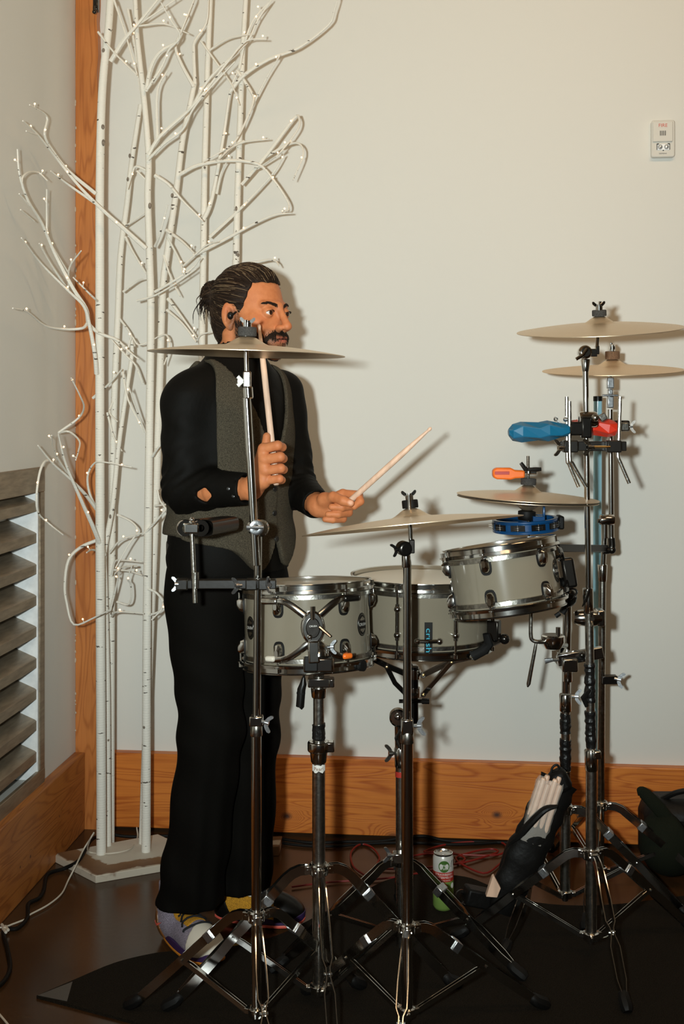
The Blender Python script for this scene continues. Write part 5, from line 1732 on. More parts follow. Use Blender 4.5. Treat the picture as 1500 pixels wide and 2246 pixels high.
b = MB(); b.lathe([(.010, -.006), (.018, -.006), (.020, 0), (.018, .006), (.010, .006)], P(1013, 1968, 3.12), (.3, -1, .6), 16, closed=True); b.tube([P(1006, 1982, 3.1), P(1036, 1986, 3.1)], .004, 8); part('buckle', b, 'blackmetal', t)

# cap and black bag at the far right
t = thing('cap', 'dark green baseball cap propped on the floor at the right edge of the photo', 'cap', P(1450, 1905, 3.50))
zc = 3.46
cc = P(1470, 1845, zc)
b = MB()
K, R_ = 26, 12
ax_ = Vector((-.55, -.35, -.15)).normalized(); s2, s3, _ = frame(ax_, UP)
for i in range(R_+1):
    th = PI/2*i/R_
    for k in range(K):
        a = 2*PI*k/K
        rr = math.cos(th)
        b.v.append(cc+s2*(math.cos(a)*rr*.098)+s3*(math.sin(a)*rr*.082)+ax_*(math.sin(th)*.098))
for i in range(R_):
    for k in range(K):
        k2 = (k+1) % K
        b.f.append((i*K+k, i*K+k2, (i+1)*K+k2, (i+1)*K+k))
b.mi = [0]*len(b.f)
crown = part('crown', b, 'cap', t)
md = crown.modifiers.new('solid', 'SOLIDIFY'); md.thickness = .003
b = MB()
q = spline([P(1398, 1738, zc-.02), P(1410, 1738, zc-.02), P(1440, 1768, zc-.03), P(1478, 1815, zc-.03), P(1510, 1860, zc-.01)], 5)
n_ = len(q)
b.tube(q, [.010+.010*math.sin(PI*i/(n_-1)) for i in range(n_)], 12, flat=.45); part('brim', b, 'cap', t)
b = MB(); b.ball(cc+ax_*.1, .006, 10); part('button', b, 'cap', t)
b = MB(); q = cc-s2*0.0; b.ball(P(1478, 1878, zc-.075), (.012, .004, .004), 10); part('embroidery', b, 'cyan', t, label='teal stitched mark')
t = thing('duffel_bag', 'black bag on the floor at the right edge, behind the dark green cap', 'bag', P(1500, 1890, 3.6))
cbg = P(1515, 1825, 3.56); cbg.z = .115
b = MB(); b.box(cbg, (.30, .17, .22)); part('body', b, 'bag', t, bev=.05)
b = MB(); b.tube(spline([cbg+Vector((-.10, -.02, .10)), cbg+Vector((-.05, -.05, .135)), cbg+Vector((.03, -.05, .14)), cbg+Vector((.10, -.02, .10))], 6), .008, 8); part('handle', b, 'bag', t)

# ================================================================ THE DRUMMER
# signed-distance modelling, meshed with surface nets, so that body and clothes are continuous surfaces
def V3(*a): return np.array(a, dtype=np.float64)
def nv(v): return np.array(tuple(v), dtype=np.float64)
def cone(p, a, b, ra, rb):
    a, b = nv(a), nv(b)
    ab = b-a
    t = np.clip(((p-a)@ab)/(ab@ab), 0, 1)
    return np.linalg.norm(p-a-t[:, None]*ab, axis=1)-(ra+(rb-ra)*t)
def ell(p, c, r):
    q = p-np.array(c)
    r = np.array(r)
    k0 = np.linalg.norm(q/r, axis=1)
    k1 = np.linalg.norm(q/(r*r), axis=1)
    return k0*(k0-1)/np.maximum(k1, 1e-9)
def smin(a, b, k):
    h = np.clip(0.5+0.5*(b-a)/k, 0, 1)
    return b*(1-h)+a*h-k*h*(1-h)
def smax(a, b, k): return -smin(-a, -b, k)
def chain(p, pts, rs, k=0.004):
    d = None
    for i in range(len(pts)-1):
        e = cone(p, pts[i], pts[i+1], rs[i], rs[i+1])
        d = e if d is None else smin(d, e, k)
    return d

def nets(f, lo, hi, h, bs=8):
    lo = np.array(lo, float); hi = np.array(hi, float)
    nb = np.ceil((hi-lo)/(h*bs)).astype(int)
    n = nb*bs+1
    D = np.full(n, 1.0, dtype=np.float32)
    gx, gy, gz_ = np.meshgrid(*[np.arange(k) for k in nb], indexing='ij')
    B = np.stack([gx.ravel(), gy.ravel(), gz_.ravel()], 1)
    cen = lo+(B*bs+bs/2)*h
    dc = f(cen)
    act = np.abs(dc) < bs*h*1.25
    off = np.arange(bs+1)
    for bidx, s in zip(B[~act], dc[~act]):
        if s < 0:
            i, j, k = bidx*bs
            D[i:i+bs+1, j:j+bs+1, k:k+bs+1] = -1.0
    ox, oy, oz = np.meshgrid(off, off, off, indexing='ij')
    O = np.stack([ox.ravel(), oy.ravel(), oz.ravel()], 1)
    A = B[act]
    for s in range(0, len(A), 160):
        blk = A[s:s+160]
        I = (blk[:, None, :]*bs+O[None]).reshape(-1, 3)
        d = f(lo+I*h).astype(np.float32)
        D[I[:, 0], I[:, 1], I[:, 2]] = d
    ins = D < 0
    c = np.zeros(tuple(np.array(D.shape)-1), dtype=np.int8)
    for i in (0, 1):
        for j in (0, 1):
            for k in (0, 1):
                c += ins[i:D.shape[0]-1+i, j:D.shape[1]-1+j, k:D.shape[2]-1+k]
    m = (c > 0) & (c < 8)
    cells = np.argwhere(m)
    idx = np.full(m.shape, -1, dtype=np.int64)
    idx[m] = np.arange(len(cells))
    acc = np.zeros((len(cells), 3)); cnt = np.zeros(len(cells))
    cor = [(i, j, k) for i in (0, 1) for j in (0, 1) for k in (0, 1)]
    for a in cor:
        for ax in range(3):
            if a[ax]: continue
            b_ = list(a); b_[ax] = 1
            da = D[tuple((cells+np.array(a)).T)]; db = D[tuple((cells+np.array(b_)).T)]
            x = (da < 0) != (db < 0)
            t = np.where(x, da/np.where(x, da-db, 1), 0)
            pt = np.repeat(np.array(a, float)[None], len(cells), 0); pt[:, ax] += t
            acc += pt*x[:, None]; cnt += x
    vs = lo+(cells+acc/cnt[:, None])*h
    quads = []
    for ax in range(3):
        a1, a2 = (ax+1) % 3, (ax+2) % 3
        sh = list(D.shape); 
        sl0 = [slice(1, -1)]*3; sl0[ax] = slice(0, -1)
        sl1 = list(sl0); sl1[ax] = slice(1, None)
        x0 = ins[tuple(sl0)]; x1 = ins[tuple(sl1)]
        E = np.argwhere(x0 != x1)
        fl = x0[tuple(E.T)]
        base = E.copy(); base[:, a1] += 1; base[:, a2] += 1
        def cell(d1, d2):
            q = base.copy(); q[:, a1] -= d1; q[:, a2] -= d2
            return idx[tuple(q.T)]
        q = np.stack([cell(1, 1), cell(0, 1), cell(0, 0), cell(1, 0)], 1)
        q[~fl] = q[~fl][:, ::-1]
        quads.append(q)
    q = np.concatenate(quads)
    return vs, q

def smooth_mesh(vs, q, it=1, lam=0.5):
    for _ in range(it):
        s = np.zeros_like(vs); c = np.zeros(len(vs))
        for a, b in ((0, 1), (1, 2), (2, 3), (3, 0)):
            np.add.at(s, q[:, a], vs[q[:, b]]); np.add.at(c, q[:, a], 1)
            np.add.at(s, q[:, b], vs[q[:, a]]); np.add.at(c, q[:, b], 1)
        vs = vs*(1-lam)+lam*s/np.maximum(c, 1)[:, None]
    return vs

def to_room(A):
    X = A[:, 0]*CT-A[:, 1]*ST; Y = A[:, 0]*ST+A[:, 1]*CT
    return np.stack([X, Y, A[:, 2]], 1)

def sdf_part(name, f, lo, hi, h, m, parent, it=1, attrs=None, label=None, sharp=None):
    vs, q = nets(f, lo, hi, h)
    vs = smooth_mesh(vs, q, it)
    at = {k: fn(vs) for k, fn in (attrs or {}).items()}
    return link_mesh(name, to_room(vs), q.tolist(), m, parent, None, None, 0, sharp, True, label, at)

PSI = math.radians(52)
FD = V3(math.sin(PSI), -math.cos(PSI), 0); LD = V3(math.cos(PSI), math.sin(PSI), 0); ZD = V3(0, 0, 1)
TC = V3(-.293, 3.06, 0)          # torso axis on the ground
HC = nv(P(552, 688, 3.03))       # head centre at eye level
def tl(p):                       # torso-local (left, forward, up)
    q = p-TC
    return np.stack([q@LD, q@FD, q[:, 2]], 1)
def tw(l, f, z): return TC+LD*l+FD*f+ZD*z
PITCH = math.radians(-2)
HF = FD*math.cos(PITCH)+ZD*math.sin(PITCH); HZ = ZD*math.cos(PITCH)-FD*math.sin(PITCH)
def hl(p):
    q = p-HC
    return np.stack([q@LD, q@HF, q@HZ], 1)
def hw(l, f, z): return HC+LD*l+HF*f+HZ*z

person = thing('person', 'drummer with a dark bun and beard, grey vest over black shirt, holding two drumsticks', 'person', (-.29, 3.08, 0.0))

SHR, ELR, WRR = nv(P(406, 880, 2.93)), nv(P(405, 1072, 2.92)), nv(P(552, 1072, 2.80))
SHL, ELL_, WRL = nv(P(618, 862, 3.17)), nv(P(650, 1068, 3.13)), nv(P(698, 1110, 2.965))

def torso(p, g=0.0):
    """torso volume grown by g"""
    q = tl(p)
    lean = 0.030*np.clip((q[:, 2]-1.1)/.4, 0, 1)
    q = q.copy(); q[:, 1] -= lean
    d = ell(q, (0, 0.0, 1.285), (.178+g, .130+g, .25+g))
    d = smin(d, ell(q, (0, .008, 1.08), (.170+g, .132+g, .20+g)), .06)
    d = smin(d, ell(q, (0, .0, .99), (.172+g, .130+g, .16+g)), .05)
    d = smin(d, cone(q, (-.135, -.012, 1.430), (.135, -.012, 1.430), .052+g, .052+g), .06)
    d = smin(d, cone(q, (0, -.030, 1.44), (0, .005, 1.54), .075+g, .058+g), .05)
    return d

# ---------------- head
EYE = .0315
def head_d(p, fine=True):
    q = hl(p)
    d = ell(q, (0, -.016, .034), (.075, .098, .086))
    d = smin(d, ell(q, (0, .026, -.022), (.0635, .070, .082)), .02)
    d = smin(d, ell(q, (0, .036, -.072), (.050, .052, .040)), .02)
    d = smin(d, ell(q, (0, .082, -.101), (.024, .020, .018)), .024)
    a = np.abs(q[:, 0])
    qa = q.copy(); qa[:, 0] = a
    d = smin(d, ell(qa, (.046, .054, -.028), (.022, .026, .020)), .022)
    d = smin(d, cone(qa, (.0, .092, .020), (.042, .076, .020), .0085, .007), .012)
    d = smax(d, -ell(qa, (EYE, .103, .000), (.0185, .017, .0115)), .010)
    # eyelids
    lid = np.linalg.norm(qa-np.array([EYE, .0815, 0]), axis=1)-.0150
    slit = ell(qa, (EYE+.001, .098, -.0010), (.0142, .017, .0052))
    lid = smax(lid, -slit, .0012)
    d = smin(d, lid, .004)
    # nose
    d = smin(d, cone(q, (0, .094, .012), (0, .1195, -.030), .0072, .0098), .010)
    d = smin(d, ell(q, (0, .1215, -.0345), (.0115, .0105, .0100)), .006)
    d = smin(d, ell(qa, (.0125, .107, -.038), (.0078, .0115, .0080)), .005)
    d = smax(d, -ell(qa, (.0062, .1125, -.0475), (.0034, .006, .0040)), .002)
    # mouth
    d = smin(d, ell(q, (0, .083, -.068), (.032, .025, .026)), .016)
    d = smin(d, ell(q, (0, .1030, -.0610), (.022, .0078, .0048)), .005)
    d = smin(d, ell(q, (0, .1025, -.0705), (.019, .0082, .0060)), .005)
    d = smax(d, -ell(q, (0, .113, -.0655), (.024, .008, .0014)), .002)
    # ears
    c, s_ = math.cos(math.radians(22)), math.sin(math.radians(22))
    e = qa-np.array([.0775, -.008, -.008])
    e2_ = np.stack([e[:, 0]*c+e[:, 1]*s_, -e[:, 0]*s_+e[:, 1]*c, e[:, 2]+e[:, 1]*.15], 1)
    ear = ell(e2_, (0, 0, 0), (.0085, .0185, .0325))
    bowl = ell(e2_, (.0085, .003, -.002), (.0085, .0115, .0225))
    ear = smax(ear, -bowl, .004)
    ear = smin(ear, cone(e2_, (.004, -.004, .010), (.004, -.006, -.014), .0028, .0028), .004)
    ear = smin(ear, ell(e2_, (.001, .010, -.006), (.004, .005, .006)), .004)
    ear = smin(ear, ell(e2_, (-.001, .004, -.030), (.005, .008, .009)), .006)
    d = smin(d, ear, .006)
    # neck
    d = smin(d, cone(q, (0, -.028, -.060), (0, -.052, -.200), .056, .061), .022)
    d = smin(d, cone(qa, (.050, -.030, -.055), (.018, .004, -.175), .014, .012), .02)
    return d

# ---------------- hands: stage joints
def PJ(l): return [nv(P(*a)) for a in l]
RH = dict(
    wrist=PJ([(548, 1074, 2.802), (562, 1058, 2.790)]),
    mcp=PJ([(578, 984, 2.752), (581, 1008, 2.748), (582, 1032, 2.750), (580, 1054, 2.758)]),
    pip=PJ([(609, 977, 2.738), (615, 1002, 2.734), (616, 1027, 2.738), (613, 1050, 2.745)]),
    dip=PJ([(619, 981, 2.755), (621, 1006, 2.755), (622, 1030, 2.757), (618, 1053, 2.762)]),
    tip=PJ([(611, 985, 2.780), (610, 1010, 2.782), (611, 1034, 2.783), (609, 1057, 2.786)]),
    thumb=PJ([(566, 1050, 2.785), (573, 1012, 2.782), (583, 982, 2.786), (585, 957, 2.789)]))
LH = dict(
    wrist=PJ([(692, 1108, 2.972), (706, 1110, 2.962)]),
    mcp=PJ([(752, 1084, 2.950), (748, 1098, 2.955), (742, 1114, 2.955), (733, 1128, 2.950)]),
    pip=PJ([(786, 1086, 2.925), (771, 1109, 2.930), (764, 1124, 2.930), (752, 1138, 2.930)]),
    dip=PJ([(790, 1100, 2.908), (750, 1113, 2.905), (742, 1128, 2.906), (730, 1140, 2.908)]),
    tip=PJ([(777, 1111, 2.900), (727, 1112, 2.902), (720, 1128, 2.903), (713, 1139, 2.906)]),
    thumb=PJ([(712, 1097, 2.940), (731, 1090, 2.912), (752, 1098, 2.892), (769, 1104, 2.886)]))
FR = [(.0122, .0112, .0098, .0082), (.0124, .0113, .0099, .0083), (.0118, .0108, .0094, .0080), (.0108, .0097, .0086, .0073)]
def hand_d(p, Hn):
    w0, w1 = Hn['wrist']
    d = None
    palm = None
    for i in range(4):
        e = cone(p, w1, Hn['mcp'][i], .0180-.0005*i, .0135)
        palm = e if palm is None else smin(palm, e, .012)
    th = Hn['thumb']
    palm = smin(palm, cone(p, w1, th[0], .016, .0165), .012)
    palm = smin(palm, cone(p, w0, w1+(Hn['mcp'][3]-w1)*.75, .016, .0185), .012)
    palm = smin(palm, cone(p, th[0], th[1], .0165, .0125), .014)
    d = palm
    tc = chain(p, th[1:], (.0130, .0118, .0092), .004)
    d = smin(d, tc, .005)
    for i in range(4):
        fr = FR[i]
        e = chain(p, [Hn['mcp'][i], Hn['pip'][i], Hn['dip'][i], Hn['tip'][i]], fr, .0025)
        d = smin(d, e, .0022)
    return d
def nail_att(Hn, thumbdir, side):
    def fn(vs):
        o = np.zeros(len(vs))
        for ch in [Hn['thumb']]:
            tip, prev = ch[-1], ch[-2]
            a = (tip-prev)/np.linalg.norm(tip-prev)
            c = tip+np.array(side)*.0085-a*.001
            o = np.maximum(o, np.clip(1.6-np.linalg.norm((vs-c), axis=1)/.0058, 0, 1))
        return o
    return fn

def fore_d(p, a, b, ra, rb): return cone(p, a, b, ra, rb)
# bare wrists continue into the sleeves
def rh_all(p):
    d = hand_d(p, RH)
    d = smin(d, cone(p, ELR+(WRR-ELR)*.45, WRR, .037, .0245), .012)
    return smin(d, cone(p, WRR, RH['wrist'][1], .0245, .020), .012)
def lh_all(p):
    d = hand_d(p, LH)
    d = smin(d, cone(p, ELL_+(WRL-ELL_)*.35, WRL, .036, .0245), .012)
    return smin(d, cone(p, WRL, LH['wrist'][1], .0245, .020), .012)

def core_d(p):
    """the body under the clothes, kept inside them"""
    d = torso(p, -.016)
    d = smin(d, cone(p, SHR, ELR, .044, .036), .02)
    d = smin(d, cone(p, ELR, ELR+(WRR-ELR)*.5, .038, .036), .01)
    d = smin(d, cone(p, SHL, ELL_, .044, .036), .02)
    d = smin(d, cone(p, ELL_, ELL_+(WRL-ELL_)*.4, .036, .035), .01)
    for hp, kn, an in LEGS:
        d = smin(d, cone(p, hp, kn, .072, .052), .03)
        d = smin(d, cone(p, kn, an, .050, .030), .02)
    return d
LEGS = [(tw(-.085, .0, .92), nv(P(463, 1600, 3.0)), V3(-.425, 3.080, .12)),
        (tw(.085, .0, .92), nv(P(543, 1600, 3.14)), V3(-.286, 3.205, .12))]

def stub_att(vs):
    return stub_raw(vs)
def stub_raw(vs):
    q = hl(vs)
    a = np.abs(q[:, 0])
    z, f = q[:, 2], q[:, 1]
    line = -.034-.022*np.clip((f-.03)/.06, 0, 1)+.045*np.clip((.040-f)/.03, 0, 1)
    jaw = np.clip((line-z)/.010, 0, 1)*np.clip((f+.012)/.012, 0, 1)*np.clip((z+.135)/.02, 0, 1)
    must = np.clip(1.35-np.maximum(np.abs(z+.055)/.013, a/.042), 0, 1)*(f > .06)
    chin = np.clip(1.25-np.maximum(a/.046, np.abs(z+.092)/.034), 0, 1)*(f > .04)*.95
    n = .75+.25*np.sin(vs[:, 0]*900)*np.sin(vs[:, 2]*1100)*np.sin(vs[:, 1]*1000)
    lips = lip_att(vs)
    return np.clip(np.maximum.reduce([jaw*.85, must, chin])*n, 0, 1)*(1-lips)
def lip_att(vs):
    q = hl(vs); a = np.abs(q[:, 0])
    return np.clip(1.5-np.maximum(a/.0175, np.abs(q[:, 2]+.0668)/.0078), 0, 1)*(q[:, 1] > .085)
def flush_att(vs):
    q = hl(vs); qa = q.copy(); qa[:, 0] = np.abs(qa[:, 0])
    o = np.zeros(len(vs))
    for c, r in (((0, .122, -.036), .02), ((.048, .07, -.025), .026), ((.079, -.01, .01), .02)):
        o = np.maximum(o, np.clip(1-np.linalg.norm(qa-np.array(c), axis=1)/r, 0, 1)*.5)
    return o

pieces = []
b_lo, b_hi = HC-V3(.15, .15, .215), HC+V3(.15, .15, .14)
vs, q = nets(head_d, b_lo, b_hi, .0016); vs = smooth_mesh(vs, q, 1, .4); pieces.append((vs, q, dict(stubble=stub_att(vs), lips=lip_att(vs), flush=flush_att(vs), nail=np.zeros(len(vs)))))
for fn, Hn, side in ((rh_all, RH, (0.5, .3, .3)), (lh_all, LH, (0.15, -.9, .25))):
    allp = np.array(sum([Hn[k] for k in Hn], []))
    fa = ELR+(WRR-ELR)*.45 if Hn is RH else ELL_+(WRL-ELL_)*.35
    allp = np.vstack([allp, fa])
    vs, q = nets(fn, allp.min(0)-.045, allp.max(0)+.045, .0013); vs = smooth_mesh(vs, q, 1, .35)
    z0 = np.zeros(len(vs))
    fl = np.zeros(len(vs))
    for k in ('pip', 'mcp'):
        for j in Hn[k]:
            fl = np.maximum(fl, .45*np.clip(1-np.linalg.norm(vs-j, axis=1)/.016, 0, 1))
    pieces.append((vs, q, dict(stubble=z0, lips=z0, flush=fl, nail=nail_att(Hn, None, side)(vs))))
vs, q = nets(core_d, (-.62, 2.70, .04), (.02, 3.40, 1.60), .010); vs = smooth_mesh(vs, q, 1)
z0 = np.zeros(len(vs)); pieces.append((vs, q, dict(stubble=z0, lips=z0, flush=z0, nail=z0)))
AV, AQ, AT, off = [], [], {k: [] for k in ('stubble', 'lips', 'flush', 'nail')}, 0
for v_, q_, a_ in pieces:
    AV.append(v_); AQ.append(q_+off); off += len(v_)
    for k in AT: AT[k].append(a_[k])
body = link_mesh('body', to_room(np.vstack(AV)), np.vstack(AQ).tolist(), 'skin', person, None, None, 0, None, True, None, {k: np.concatenate(v) for k, v in AT.items()})

# eyes (looking to the right, past the sticks)
for s in (-1, 1):
    c = hw(s*EYE, .0815, 0)
    b = MB(); b.ball(Vector(c), .0128, 24); ey = part('eye', b, 'glasswhite', body)
    gd = Vector(FD*.985+LD*(.08)+ZD*-.03).normalized()
    if s < 0: pass
    x_, y_, _ = frame(gd)
    b = MB(); b.lathe([(.0066, .0108), (.0064, .0121), (.003, .0134), (0, .0137)], Vector(c), gd, 20); part('iris', b, 'iris', ey)
    b = MB(); b.lathe([(.0026, .0132), (.002, .0139), (0, .0141)], Vector(c), gd, 14); part('pupil', b, 'pupil', ey)

def project(pts, f, target=0.0, it=6):
    p = np.array(pts, float)
    e = 1e-4
    for _ in range(it):
        d = f(p)-target
        g = np.stack([(f(p+np.eye(3)[i]*e)-f(p-np.eye(3)[i]*e))/(2*e) for i in range(3)], 1)
        g /= np.maximum(np.linalg.norm(g, axis=1), .3)[:, None]
        p = p-d[:, None]*g*.9
    return p

# ---------------- hair
def hairline(q):
    """positive where hair grows"""
    f, z, a = q[:, 1], q[:, 2], np.abs(q[:, 0])
    wob = .0012*np.sin(a*260)+.0012*np.sin(z*210)
    low = np.clip((-.026-z)/.008, 0, 1)              # below the sideburn only behind the ear
    side = .043+wob-.010*np.clip((.06-z)/.05, 0, 1)-f-.060*low
    top = z-(.076-.10*np.clip(a-.03, 0, 1)+wob)
    return np.maximum(side, top)
def skull_d(q):
    d = ell(q, (0, -.016, .036), (.078, .101, .089))
    d = smin(d, ell(q, (0, -.050, -.030), (.062, .055, .062)), .03)
    return d
def hair_d(p):
    q = hl(p)
    d = np.minimum(skull_d(q), ell(q, (0, .026, -.022), (.0650, .070, .082)))
    g = hairline(q)
    th = (.0048+.0010*np.sin(q[:, 0]*130+q[:, 2]*160))*np.clip(g/.030, .05, 1)
    s = skull_d(q)-th
    s = smax(s, -g*.7, .002)
    s = smax(s, -(q[:, 2]+.105), .006)                     # nape
    # keep the ears clear
    qa = q.copy(); qa[:, 0] = np.abs(qa[:, 0])
    s = smax(s, -ell(qa, (.082, -.004, -.012), (.024, .024, .036)), .005)
    # side strip in front of the ear
    # gathered roll to the bun
    s = smin(s, ell(q, (0, -.108, .050), (.026, .020, .024)), .02)
    bun = ell(q, (0, -.138, .054), (.0330, .0300, .0345))-.0015*np.sin(q[:, 2]*260+q[:, 1]*140)
    s = smin(s, bun, .006)
    return s
hair = sdf_part('hair', hair_d, HC-V3(.17, .17, .13), HC+V3(.15, .15, .15), .0022, 'hair', body, 1)

def strands(name, starts, ends_fn, rad, m, parent, seg=7, f=hair_d, lift=.0008, seed=3, mats=None):
    rnd = random.Random(seed)
    b = MB()
    starts = np.array(starts)
    paths = []
    for k in range(seg+1):
        t = k/seg
        paths.append(ends_fn(starts, t))
    Pn = [project(pp, f, lift*(1.0), 3) for pp in paths]
    for i in range(len(starts)):
        pts = [Vector(Pn[k][i]) for k in range(seg+1)]
        r = rad*rnd.uniform(.6, 1.2)
        b.tube(pts, [r*.7]+[r]*(seg-1)+[r*.5], 4, mi=0 if not mats else rnd.choices(range(len(mats)), [w for _, w in mats])[0])
    return part(name, b, m if not mats else [x for x, _ in mats], parent, sharp=None)

rnd = random.Random(11)
S_ = []
while len(S_) < 1500:
    l, f_, z = rnd.uniform(-.078, .078), rnd.uniform(-.10, .085), rnd.uniform(-.09, .125)
    q1 = np.array([[l, f_, z]])
    if abs(skull_d(q1)[0]) < .012 and hairline(q1)[0] > -.0035 and abs(l) > .0:
        if ((abs(l)-.082)/.026)**2+((f_+.004)/.026)**2+((z+.012)/.038)**2 < 1: continue
        S_.append(hw(l, f_, z))
BUN = (0, -.116, .052)
def to_bun(st_, t):
    q = hl(st_)
    e = q*0+np.array(BUN)
    jitter = np.stack([np.sin(q[:, 2]*97)*.012, q[:, 0]*0, np.cos(q[:, 0]*83+q[:, 2]*50)*.014], 1)
    g = q*(1-t)+(e+jitter)*t
    # hug the skull
    o = g-np.array([0, -.016, .030])
    n_ = np.linalg.norm(o/np.array([.080, .103, .091]), axis=1)
    kk = np.where(n_ < 1, 1/np.maximum(n_, .3), 1)
    kk = 1+(kk-1)*(1-t**3)
    g = np.array([0, -.016, .030])+o*kk[:, None]
    return HC+g[:, :1]*LD+g[:, 1:2]*HF+g[:, 2:3]*HZ
front = [s for s in S_ if hl(np.array([s]))[0, 1] > -.02 and hl(np.array([s]))[0, 2] > -.02]
back = [s for s in S_ if not (hl(np.array([s]))[0, 1] > -.02 and hl(np.array([s]))[0, 2] > -.02)]
strands('swept_back_strands', front, to_bun, .00085, None, hair, mats=[('hairmid', 3), ('hairgrey', 2), ('hair', 4)], seg=9, seed=4)
strands('nape_strands', back, to_bun, .00085, None, hair, mats=[('hairmid', 2), ('hair', 5)], seg=8, seed=5)
# bun strands wound round, and loose tail
b = MB()
bc = hw(0, -.138, .054)
for k in range(120):
    a0 = rnd.uniform(0, 2*PI); tilt = rnd.uniform(-1, 1); L = rnd.uniform(1.2, 2.6)
    ax1 = Vector((HF*rnd.uniform(-.5, .5)+HZ*rnd.uniform(.3, 1)+LD*rnd.uniform(-.6, .6)).tolist()).normalized()
    x_, y_, _ = frame(ax1)
    rr = math.sqrt(max(.05, 1-(tilt*.8)**2))
    pts = []
    for i in range(9):
        a = a0+L*i/8
        d_ = x_*math.cos(a)*rr+y_*math.sin(a)*rr+ax1*tilt*.8
        dl = np.array(tuple(d_))
        pts.append(Vector((bc+LD*(dl@LD)*.0340+HF*(dl@HF)*.0310+HZ*(dl@HZ)*.0355).tolist()))
    b.tube(pts, .0011, 4, mi=k % 3 == 0)
for k in range(46):
    s0 = bc+HF*rnd.uniform(-.026, -.012)+HZ*rnd.uniform(-.022, .02)+LD*rnd.uniform(-.02, .02)
    L = rnd.uniform(.03, .062)
    e0 = s0-HF*rnd.uniform(.0, .020)-HZ*L+LD*rnd.uniform(-.014, .014)
    m0 = (s0+e0)/2-HF*rnd.uniform(.004, .013)
    b.tube(spline([Vector(s0), Vector(m0), Vector(e0)], 4), [.0014]*4+[.0012]*3+[.0006]*2, 4, mi=k % 4 == 0)
part('bun', b, ['hair', 'hairmid'], hair, sharp=None)
b = MB()
for k in range(60):
    s0 = hw(rnd.uniform(-.045, .03), rnd.uniform(-.085, -.055), rnd.uniform(-.075, -.04))
    e0 = s0-HZ*rnd.uniform(.03, .06)-HF*rnd.uniform(-.006, .012)
    pts = project(np.array([s0, (s0+e0)/2, e0]), head_d, .004, 3)
    b.tube([Vector(x) for x in pts], [.0012, .001, .0005], 4)
part('nape_wisps', b, 'hair', hair, sharp=None)

def fuzz(name, region, n, direction, length, rad, m, seed, lift=.0012, jit=.3, parent=None):
    """short hairs on the face; region() -> head-local start"""
    rn = random.Random(seed)
    st_ = np.array([hw(*region(rn)) for _ in range(n)])
    st_ = project(st_, head_d, 0.0002, 6)
    b = MB()
    q = hl(st_)
    D_ = np.array([direction(x) for x in q], dtype=float)+np.array([[rn.uniform(-jit, jit) for _ in range(3)] for _ in range(n)])
    D_ /= np.linalg.norm(D_, axis=1)[:, None]
    Wd = D_[:, :1]*LD+D_[:, 1:2]*HF+D_[:, 2:3]*HZ
    L_ = np.array([length*rn.uniform(.6, 1.2) for _ in range(n)])[:, None]
    p1 = project(st_+Wd*L_*.55, head_d, lift, 3)
    p2 = project(st_+Wd*L_, head_d, lift*1.3, 3)
    for i in range(n):
        b.tube([Vector(st_[i]), Vector(p1[i]), Vector(p2[i])], [rad, rad*.9, rad*.35], 4, caps=False)
    return part(name, b, m, parent or body, sharp=None)
for s in (-1, 1):
    fuzz('eyebrow', lambda r, s=s: ((lambda u: (s*(.012+u*.038), .10-.02*u, .0185+.008*math.sin(min(1, u*1.25)*PI*.62)-.002+r.uniform(-.0050, .0046)*(1.05-u*.75)))(r.random())), 330,
         lambda q, s=s: (s*1.0, -.2, .25-.6*(abs(q[0]) > .035)), .0080, .00042, 'beard', 20+s, lift=.0014, jit=.18)
    b = MB()
    for k in range(26):
        u = k/25.0
        x = s*(EYE+.0005)+lerp(-.0125, .0135, u)
        zz = .0045*math.sin(u*PI)**.8+.0004
        p0 = hw(x, .0815+math.sqrt(max(0, .0155**2-(x-s*EYE)**2-zz**2)), zz)
        p1 = p0+HF*.0042+HZ*.0018+LD*s*.0012
        b.tube([Vector(p0), Vector(p1)], [.0004, .00015], 4, caps=False)
    part('eyelashes', b, 'beard', body, sharp=None)
fuzz('moustache', lambda r: ((lambda u: (u*.038, .10-.02*abs(u), -.0505-.0190*abs(u)**1.6+r.uniform(-.0075, .0065)*r.random()**.4))(r.uniform(-1, 1))), 1700,
     lambda q: (q[0]*26, .12, -.9), .0100, .00050, 'beard', 5, lift=.0026)
def chinreg(r):
    u, v = r.uniform(-1, 1), r.uniform(0, 1)
    return (u*(.030+.012*v), .085-.02*abs(u), -.074-.042*v)
fuzz('beard', chinreg, 1500, lambda q: (q[0]*6, .15, -1), .010, .00058, 'beard', 6, lift=.002)
def cheekreg(r):
    while True:
        s, f_, z = r.choice((-1, 1)), r.uniform(.0, .085), r.uniform(-.105, -.02)
        line = -.038-.020*max(0, min(1, (f_-.03)/.06))+.042*max(0, min(1, (.038-f_)/.03))
        if z < line: return (s*(.064-.3*max(0, f_-.04)), f_, z)
fuzz('cheek_stubble', cheekreg, 3600, lambda q: (0, .25, -1), .0062, .00042, 'beard', 7, lift=.0008)

# ear bud
t_c = Vector(hw(-.081, .002, -.010))
b = MB(); b.ball(t_c, (.008, .008, .010), 16); b.tube([t_c+Vector((HF*.004).tolist()), t_c+Vector((HF*.020+HZ*.009-LD*.001).tolist())], [.0035, .0022], 8)
part('ear_bud', b, 'black', person)

